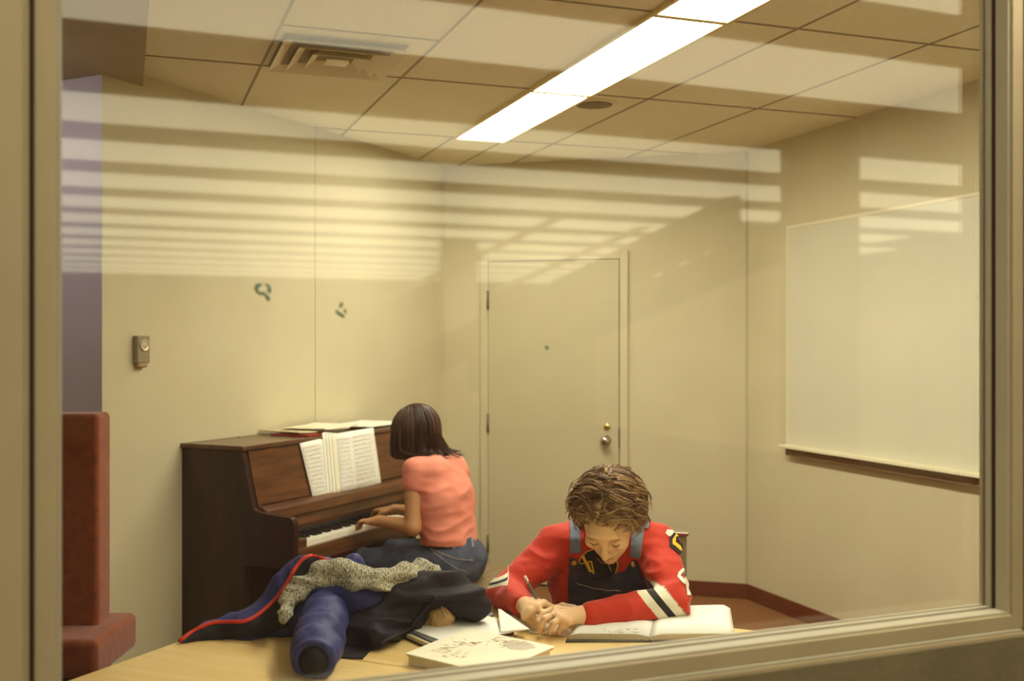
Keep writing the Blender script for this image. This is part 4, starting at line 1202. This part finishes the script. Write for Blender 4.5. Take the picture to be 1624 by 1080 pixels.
def top_page(cs, z, sag, name):
    n_ = 12; vs_ = []; fs_ = []
    for i in range(n_ + 1):
        u = i / n_; a = cs[0].lerp(cs[1], u); b_ = cs[3].lerp(cs[2], u); s_ = u if sag > 0 else 1 - u
        top = z - .0080 * max(0, (s_ - .80) / .20) ** 2 - .012 * max(0, (.12 - s_) / .12) ** 2 + .0012
        vs_ += [(a.x, a.y, top), (b_.x, b_.y, top)]
    for i in range(n_): fs_.append((2 * i, 2 * i + 1, 2 * i + 3, 2 * i + 2))
    o = MB().add(vs_, fs_).build(name, M['paper'], bk, True, smooth=True)
    so = o.modifiers.new('t', 'SOLIDIFY'); so.thickness = .001; so.offset = 0
top_page(l4, zc + .019, 1, 'left_page'); top_page(r4, zc + .019, -1, 'right_page')
pic = MB()
for i in range(14):
    a = T(955 + i * 4 + random.uniform(-2, 2), 1000 + random.uniform(-3, 4), zc + .0213); pic.tube([a, a + Vector((random.uniform(.006, .018), random.uniform(-.008, .008), 0))], .0009, 5)
pic.build('printed_figure', M['inklight'], bk, True)
MB().tube([sp_n + Vector((-.012, -.006, .001)), sp_n + Vector((0, -.006, .010)), sp_n + Vector((.012, -.006, .001))], .0022, 8).build('spine_band', M['metal'], bk, True)

# writing sheet under the hands, one corner lifted
def curled(name, corners_z, m, label, cat, grp=None, n_=10, thick=.0008):
    """corners_z: four (px,py,z) corners; bilinear surface"""
    q_ = [T(*c_) for c_ in corners_z]; vs_ = []; fs_ = []
    for i in range(n_ + 1):
        for j in range(n_ + 1):
            u, v_ = i / n_, j / n_; p_ = (q_[0] * (1 - u) + q_[1] * u) * (1 - v_) + (q_[3] * (1 - u) + q_[2] * u) * v_
            vs_.append(tuple(p_))
    for i in range(n_):
        for j in range(n_):
            a = i * (n_ + 1) + j; fs_.append((a, a + n_ + 1, a + n_ + 2, a + 1))
    o = MB().add(vs_, fs_).build(name, m, None, smooth=True, center=True)
    so = o.modifiers.new('t', 'SOLIDIFY'); so.thickness = thick; so.offset = 1
    return tag(o, label, cat, grp)
gp2 = 'loose papers spread on the table'
curled('paper_sheet', [(806, 975, TAB + .012), (893, 975, TAB + .001), (897, 1009, TAB + .003), (842, 1004, TAB + .002)], M['paper_cream'], 'cream sheet lying under both writing hands', 'paper', gp2)
curled('paper_sheet', [(790, 966, TAB + .045), (794, 966.5, TAB + .045), (840, 998, TAB + .026), (793, 1003, TAB + .025)], M['paper'], 'white page with its corner turned up beside the writing hand', 'paper', gp2)
# binder with a white page on top
bi = thing('ring_binder', 'dark binder under a large white page, right of the coats', 'binder', tuple(T(720, 1015, TAB)))
def quad_slab(name, cs, z0, z1, m, parent):
    q_ = [T(px, py, z1) for px, py in cs]; return MB().prism([(v_.x, v_.y) for v_ in q_], z0, z1).build(name, m, parent, True)
quad_slab('lower_cover', [(636, 1008), (742, 978), (815, 1002), (700, 1036)], TAB + .001, TAB + .006, M['dkcover'], bi)
quad_slab('page_block', [(641, 1004), (745, 977), (812, 999), (700, 1030)], TAB + .006, TAB + .016, M['pageedge'], bi)
quad_slab('upper_cover', [(645, 999), (752, 975), (825, 996), (700, 1024)], TAB + .016, TAB + .021, M['greycover'], bi)
quad_slab('white_page', [(650, 997), (764, 973.5), (838, 997), (712, 1020)], TAB + .0215, TAB + .0235, M['paper'], bi)
# thick book with a drawing on the cover, in front
fbk = thing('drawing_book', 'thick pale book with a faint brown landscape drawing, nearest the sill', 'book', tuple(T(760, 1050, TAB)))
top = [(643, 1036), (741, 996), (880, 1025), (780, 1068)]
quad_slab('page_block', [(648, 1038), (741, 999), (872, 1027), (780, 1066)], TAB + .003, TAB + .029, M['pageedge'], fbk)
quad_slab('back_cover', [(646, 1039), (741, 998), (877, 1028), (780, 1070)], TAB + .0005, TAB + .003, M['redbook'], fbk)
quad_slab('front_cover', top, TAB + .029, TAB + .032, M['paper_cream'], fbk)
dr = MB(); rnd = random.Random(5)
for i in range(90):
    px_, py_ = rnd.choice([(700, 1028), (735, 1018), (740, 1022), (790, 1014), (800, 1020), (825, 1021), (720, 1036)])
    px_ += rnd.gauss(0, 12); py_ += rnd.gauss(0, 3)
    a = T(px_, py_, TAB + .0326); b_ = T(px_ + rnd.uniform(4, 14), py_ + rnd.uniform(-3, 2), TAB + .0326); mdl = (a + b_) / 2 + Vector((0, rnd.uniform(-.004, .004), 0))
    dr.tube([a, mdl, b_], [.0005, .0014, .0005], 5, flat=.3)
dr.build('cover_drawing', M['brownink'], fbk, True)
dr = MB()
q_ = [T(px, py, TAB + .0325) for px, py in ((798, 1022), (812, 1015), (838, 1019), (850, 1027), (828, 1031), (808, 1029))]
MB().prism([(v_.x, v_.y) for v_ in q_], TAB + .0321, TAB + .0327).build('cover_drawing', M['inklight'], fbk, True)
# dark grey notebook and eraser
nb_ = [T(px, py, TAB + .008) for px, py in ((728, 979), (738, 960), (768, 961), (784, 974), (775, 977))]
tag(MB().prism([(v_.x, v_.y) for v_ in nb_], TAB + .001, TAB + .008).build('notebook', M['greycover'], None, center=True), 'grey notebook sticking out from under the charcoal coat', 'notebook')
er = Field(T(888, 1003, TAB) - Vector((.04, .04, .0)), T(888, 1003, TAB) + Vector((.04, .04, .03)), .0025)
ep = T(892, 1003, TAB + .010); er.rc(ep - Vector((.012, 0, .001)), ep + Vector((.010, .003, 0)), .0085, .0080, .004)
eo = link('eraser', er.mesh('eraser'), M['pink']); tag(eo, 'pinkish eraser under the fingertips by the open book', 'eraser')

# ------------------------------------------------------------------ coats heaped on the table
def zt_clamp(me, z0, xy=None):
    for vv in me.vertices:
        if vv.co.z < z0: vv.co.z = z0
def Q(px, py, z): return T(px, py, z)
# blue jacket
bj = thing('jacket', 'blue quilted jacket with red piping heaped on the table\'s left end', 'coat', tuple(T(470, 990, TAB)), 0, 'coats heaped on the table')
f1 = Field((-1.05, 2.6, TAB), (-.25, 3.75, 1.02), .006)
rid = [Q(292, 1015, .728), Q(330, 1002, .736), Q(372, 990, .748), Q(405, 982, .765), Q(432, 960, .795), Q(452, 935, .835), Q(482, 912, .875), Q(515, 912, .882), Q(545, 922, .868), Q(575, 928, .855)]
f1.chain(rid, [.010, .020, .026, .030, .038, .044, .046, .044, .040, .030], .025)
f1.chain([Q(330, 1008, .728), Q(400, 1000, .740), Q(460, 985, .755), Q(520, 965, .79), Q(600, 960, .80), Q(690, 950, .79)], [.012, .028, .042, .060, .060, .045], .04)
f1.chain([Q(470, 950, .805), Q(510, 948, .82), Q(560, 945, .835)], [.042, .050, .042], .04)
f1.chain([Q(540, 905, .895), Q(560, 896, .905), Q(578, 915, .87)], [.018, .024, .018], .02)
f1.chain([Q(412, 968, .79), Q(436, 938, .83), Q(462, 912, .87)], [.010, .014, .010], .02)
me = f1.mesh('shell'); fold(me, .010, 9, 1, (1, 1, 1.3), .005, 24); zt_clamp(me, TAB + .001)
# everything below the piping is the open, dark inside
pip = crom([(283, 1019), (305, 1003), (335, 989), (370, 987), (395, 984), (425, 963), (450, 934), (468, 903), (482, 887), (497, 882), (510, 886), (524, 893)], 8)
def pip_y(px):
    for a, b_ in zip(pip, pip[1:]):
        if a[0] <= px <= b_[0]: return a[1] + (b_[1] - a[1]) * (px - a[0]) / max(b_[0] - a[0], 1e-6)
    return None
sbj = link('shell', me, M['bluecoat'], bj, True)
JBV = bvh_of(me)
tr = []
for p_ in pip:
    hit, nrm, i_, d_ = JBV.ray_cast(O, ray(p_[0], p_[1]))
    k_ = 0
    while hit is None and k_ < 12:
        k_ += 1; hit, nrm, i_, d_ = JBV.ray_cast(O, ray(p_[0] + k_ * .7, p_[1] + k_ * 1.6))
    if hit is not None: tr.append(hit + Vector((0, -.003, .002)))
MB().tube(tr, .0062, 8).build('red_piping', M['redtrim'], bj, True, smooth=True)
# dark lining panel just below the piping
low = [(300, 1016), (350, 1012), (420, 1008), (462, 992), (470, 960), (490, 930), (525, 905)]
decal('lining', [(float(a[0]), float(a[1]) + 2.5) for a in pip[4:-6:3]] + low[::-1], JBV, M['coatlining'], bj, .003, 6, .002)
# sleeve reaching to the camera, with open cuff
f2 = Field((-.80, 2.60, TAB - .01), (-.38, 3.35, .95), .0045)
slv = [Q(520, 955, .81), Q(513, 985, .795), Q(507, 1010, .785), Q(502, 1030, .775), Q(498, 1046, .770)]
f2.chain(slv, [.055, .060, .058, .056, .052], .03)
cu = slv[-1]; dcu = (slv[-1] - slv[-2]).normalized()
dcu = Vector((dcu.x, dcu.y, -.1)).normalized()
f2.plane(cu + dcu * .008, dcu)
f2.rc(cu - dcu * .03, cu + dcu * .06, .034, .038, .006, op='sub')
me = f2.mesh('sleeve'); fold(me, .009, 9, 6, (1, 1.5, 1), .003, 26); zt_clamp(me, TAB + .001); link('sleeve', me, M['bluecoat'], bj, True)
f3 = Field(cu - Vector((.08, .10, .06)), cu + Vector((.08, .08, .07)), .004); f3.rc(cu - dcu * .028, cu - dcu * .010, .037, .040, .01)
me = f3.mesh('sleeve_lining'); zt_clamp(me, TAB + .003); link('sleeve_lining', me, M['coatlining'], bj, True)
# knitted scarf
f4 = Field((-.80, 2.8, TAB), (-.15, 3.7, 1.0), .0045)
kp = [Q(458, 985, .765), Q(468, 960, .795), Q(484, 938, .83), Q(512, 920, .86), Q(545, 916, .868), Q(572, 926, .855), Q(602, 932, .845), Q(640, 920, .858), Q(668, 912, .862), Q(692, 915, .852), Q(706, 921, .84)]
f4.chain(kp, [.016, .025, .027, .032, .036, .033, .030, .028, .025, .018, .007], .02, flat=(Vector((0, -.5, .6)), 1.2))
me = f4.mesh('knitted_scarf'); fold(me, .013, 13, 8, (.6, 1, 2.2), .003, 50); zt_clamp(me, TAB + .002)
me.transform(Matrix.Translation((.004, -.085, .034)))
o = link('knitted_scarf', me, M['knit']); tag(o, 'black and cream tweed knit draped across the blue jacket', 'scarf')
# charcoal coat
f5 = Field((-.62, 2.7, TAB), (.10, 3.85, .99), .006)
f5.chain([Q(555, 1005, .75), Q(590, 985, .775), Q(625, 962, .80), Q(665, 945, .825), Q(700, 938, .835), Q(735, 945, .820), Q(757, 962, .79)], [.028, .045, .055, .055, .050, .045, .030], .04)
f5.chain([Q(560, 1015, .735), Q(600, 1012, .745), Q(640, 990, .755), Q(672, 965, .785), Q(700, 955, .79)], [.018, .025, .026, .026, .03], .03)
f5.chain([Q(715, 940, .82), Q(738, 962, .775), Q(752, 975, .745)], [.045, .035, .020], .03)
f5.chain([Q(600, 965, .77), Q(650, 955, .80)], [.05, .06], .04)
me = f5.mesh('coat'); fold(me, .026, 9, 12, (.7, 1, 2.0), .008, 22); zt_clamp(me, TAB + .001)
cc = thing('coat', 'charcoal coat heaped beside the red-sleeved elbow', 'coat', tuple(T(650, 1000, TAB)), 0, 'coats heaped on the table'); link('shell', me, M['darkcoat'], cc, True)
CB = bvh_of(me)
q_ = [T(px, py, TAB + .004) for px, py in ((528, 1026), (545, 1018), (592, 1026), (575, 1044), (533, 1042))]
MB().prism([(v_.x, v_.y) for v_ in q_], TAB + .001, TAB + .005).build('hem_flap', M['darkcoat'], cc, True)
hem_ = []
for p_ in crom([(600, 1024), (620, 1012), (645, 1000), (662, 980), (678, 960), (692, 946)], 5):
    hit, nrm, i_, d_ = CB.ray_cast(O, ray(p_[0], p_[1]))
    if hit is not None: hem_.append(hit + Vector((0, -.004, .003)))
if len(hem_) > 3: MB().tube(hem_, [.004] + [.010] * (len(hem_) - 2) + [.004], 8, flat=.5).build('hem', M['darkcoat'], cc, True, smooth=True)
# tan leather bag peeping out
f6 = Field((-.32, 2.9, TAB), (.02, 3.5, .86), .004)
f6.chain([Q(678, 982, .745), Q(695, 978, .755), Q(708, 972, .752)], [.030, .032, .022], .02); f6.chain([Q(712, 982, .733), Q(724, 978, .735)], [.014, .014], .01)
me = f6.mesh('leather_pouch'); fold(me, .006, 25, 3, (1, 1, 1), .003, 60); me.transform(Matrix.Translation((.012, -.035, .006))); zt_clamp(me, TAB + .001)
lp = thing('leather_pouch', 'tan leather pouch with drawstring under the charcoal coat', 'pouch', tuple(T(700, 982, TAB))); link('pouch_body', me, M['tan'], lp, True)
MB().tube([Q(697, 955, .805), Q(701, 964, .797), Q(705, 973, .785), Q(709, 980, .765)], .0035, 8).build('drawstring', M['tan'], lp, True, smooth=True)
MB().tube([Q(704, 954, .803), Q(705, 964, .795), Q(711, 974, .778)], .0030, 8).build('drawstring', M['tan'], lp, True, smooth=True)
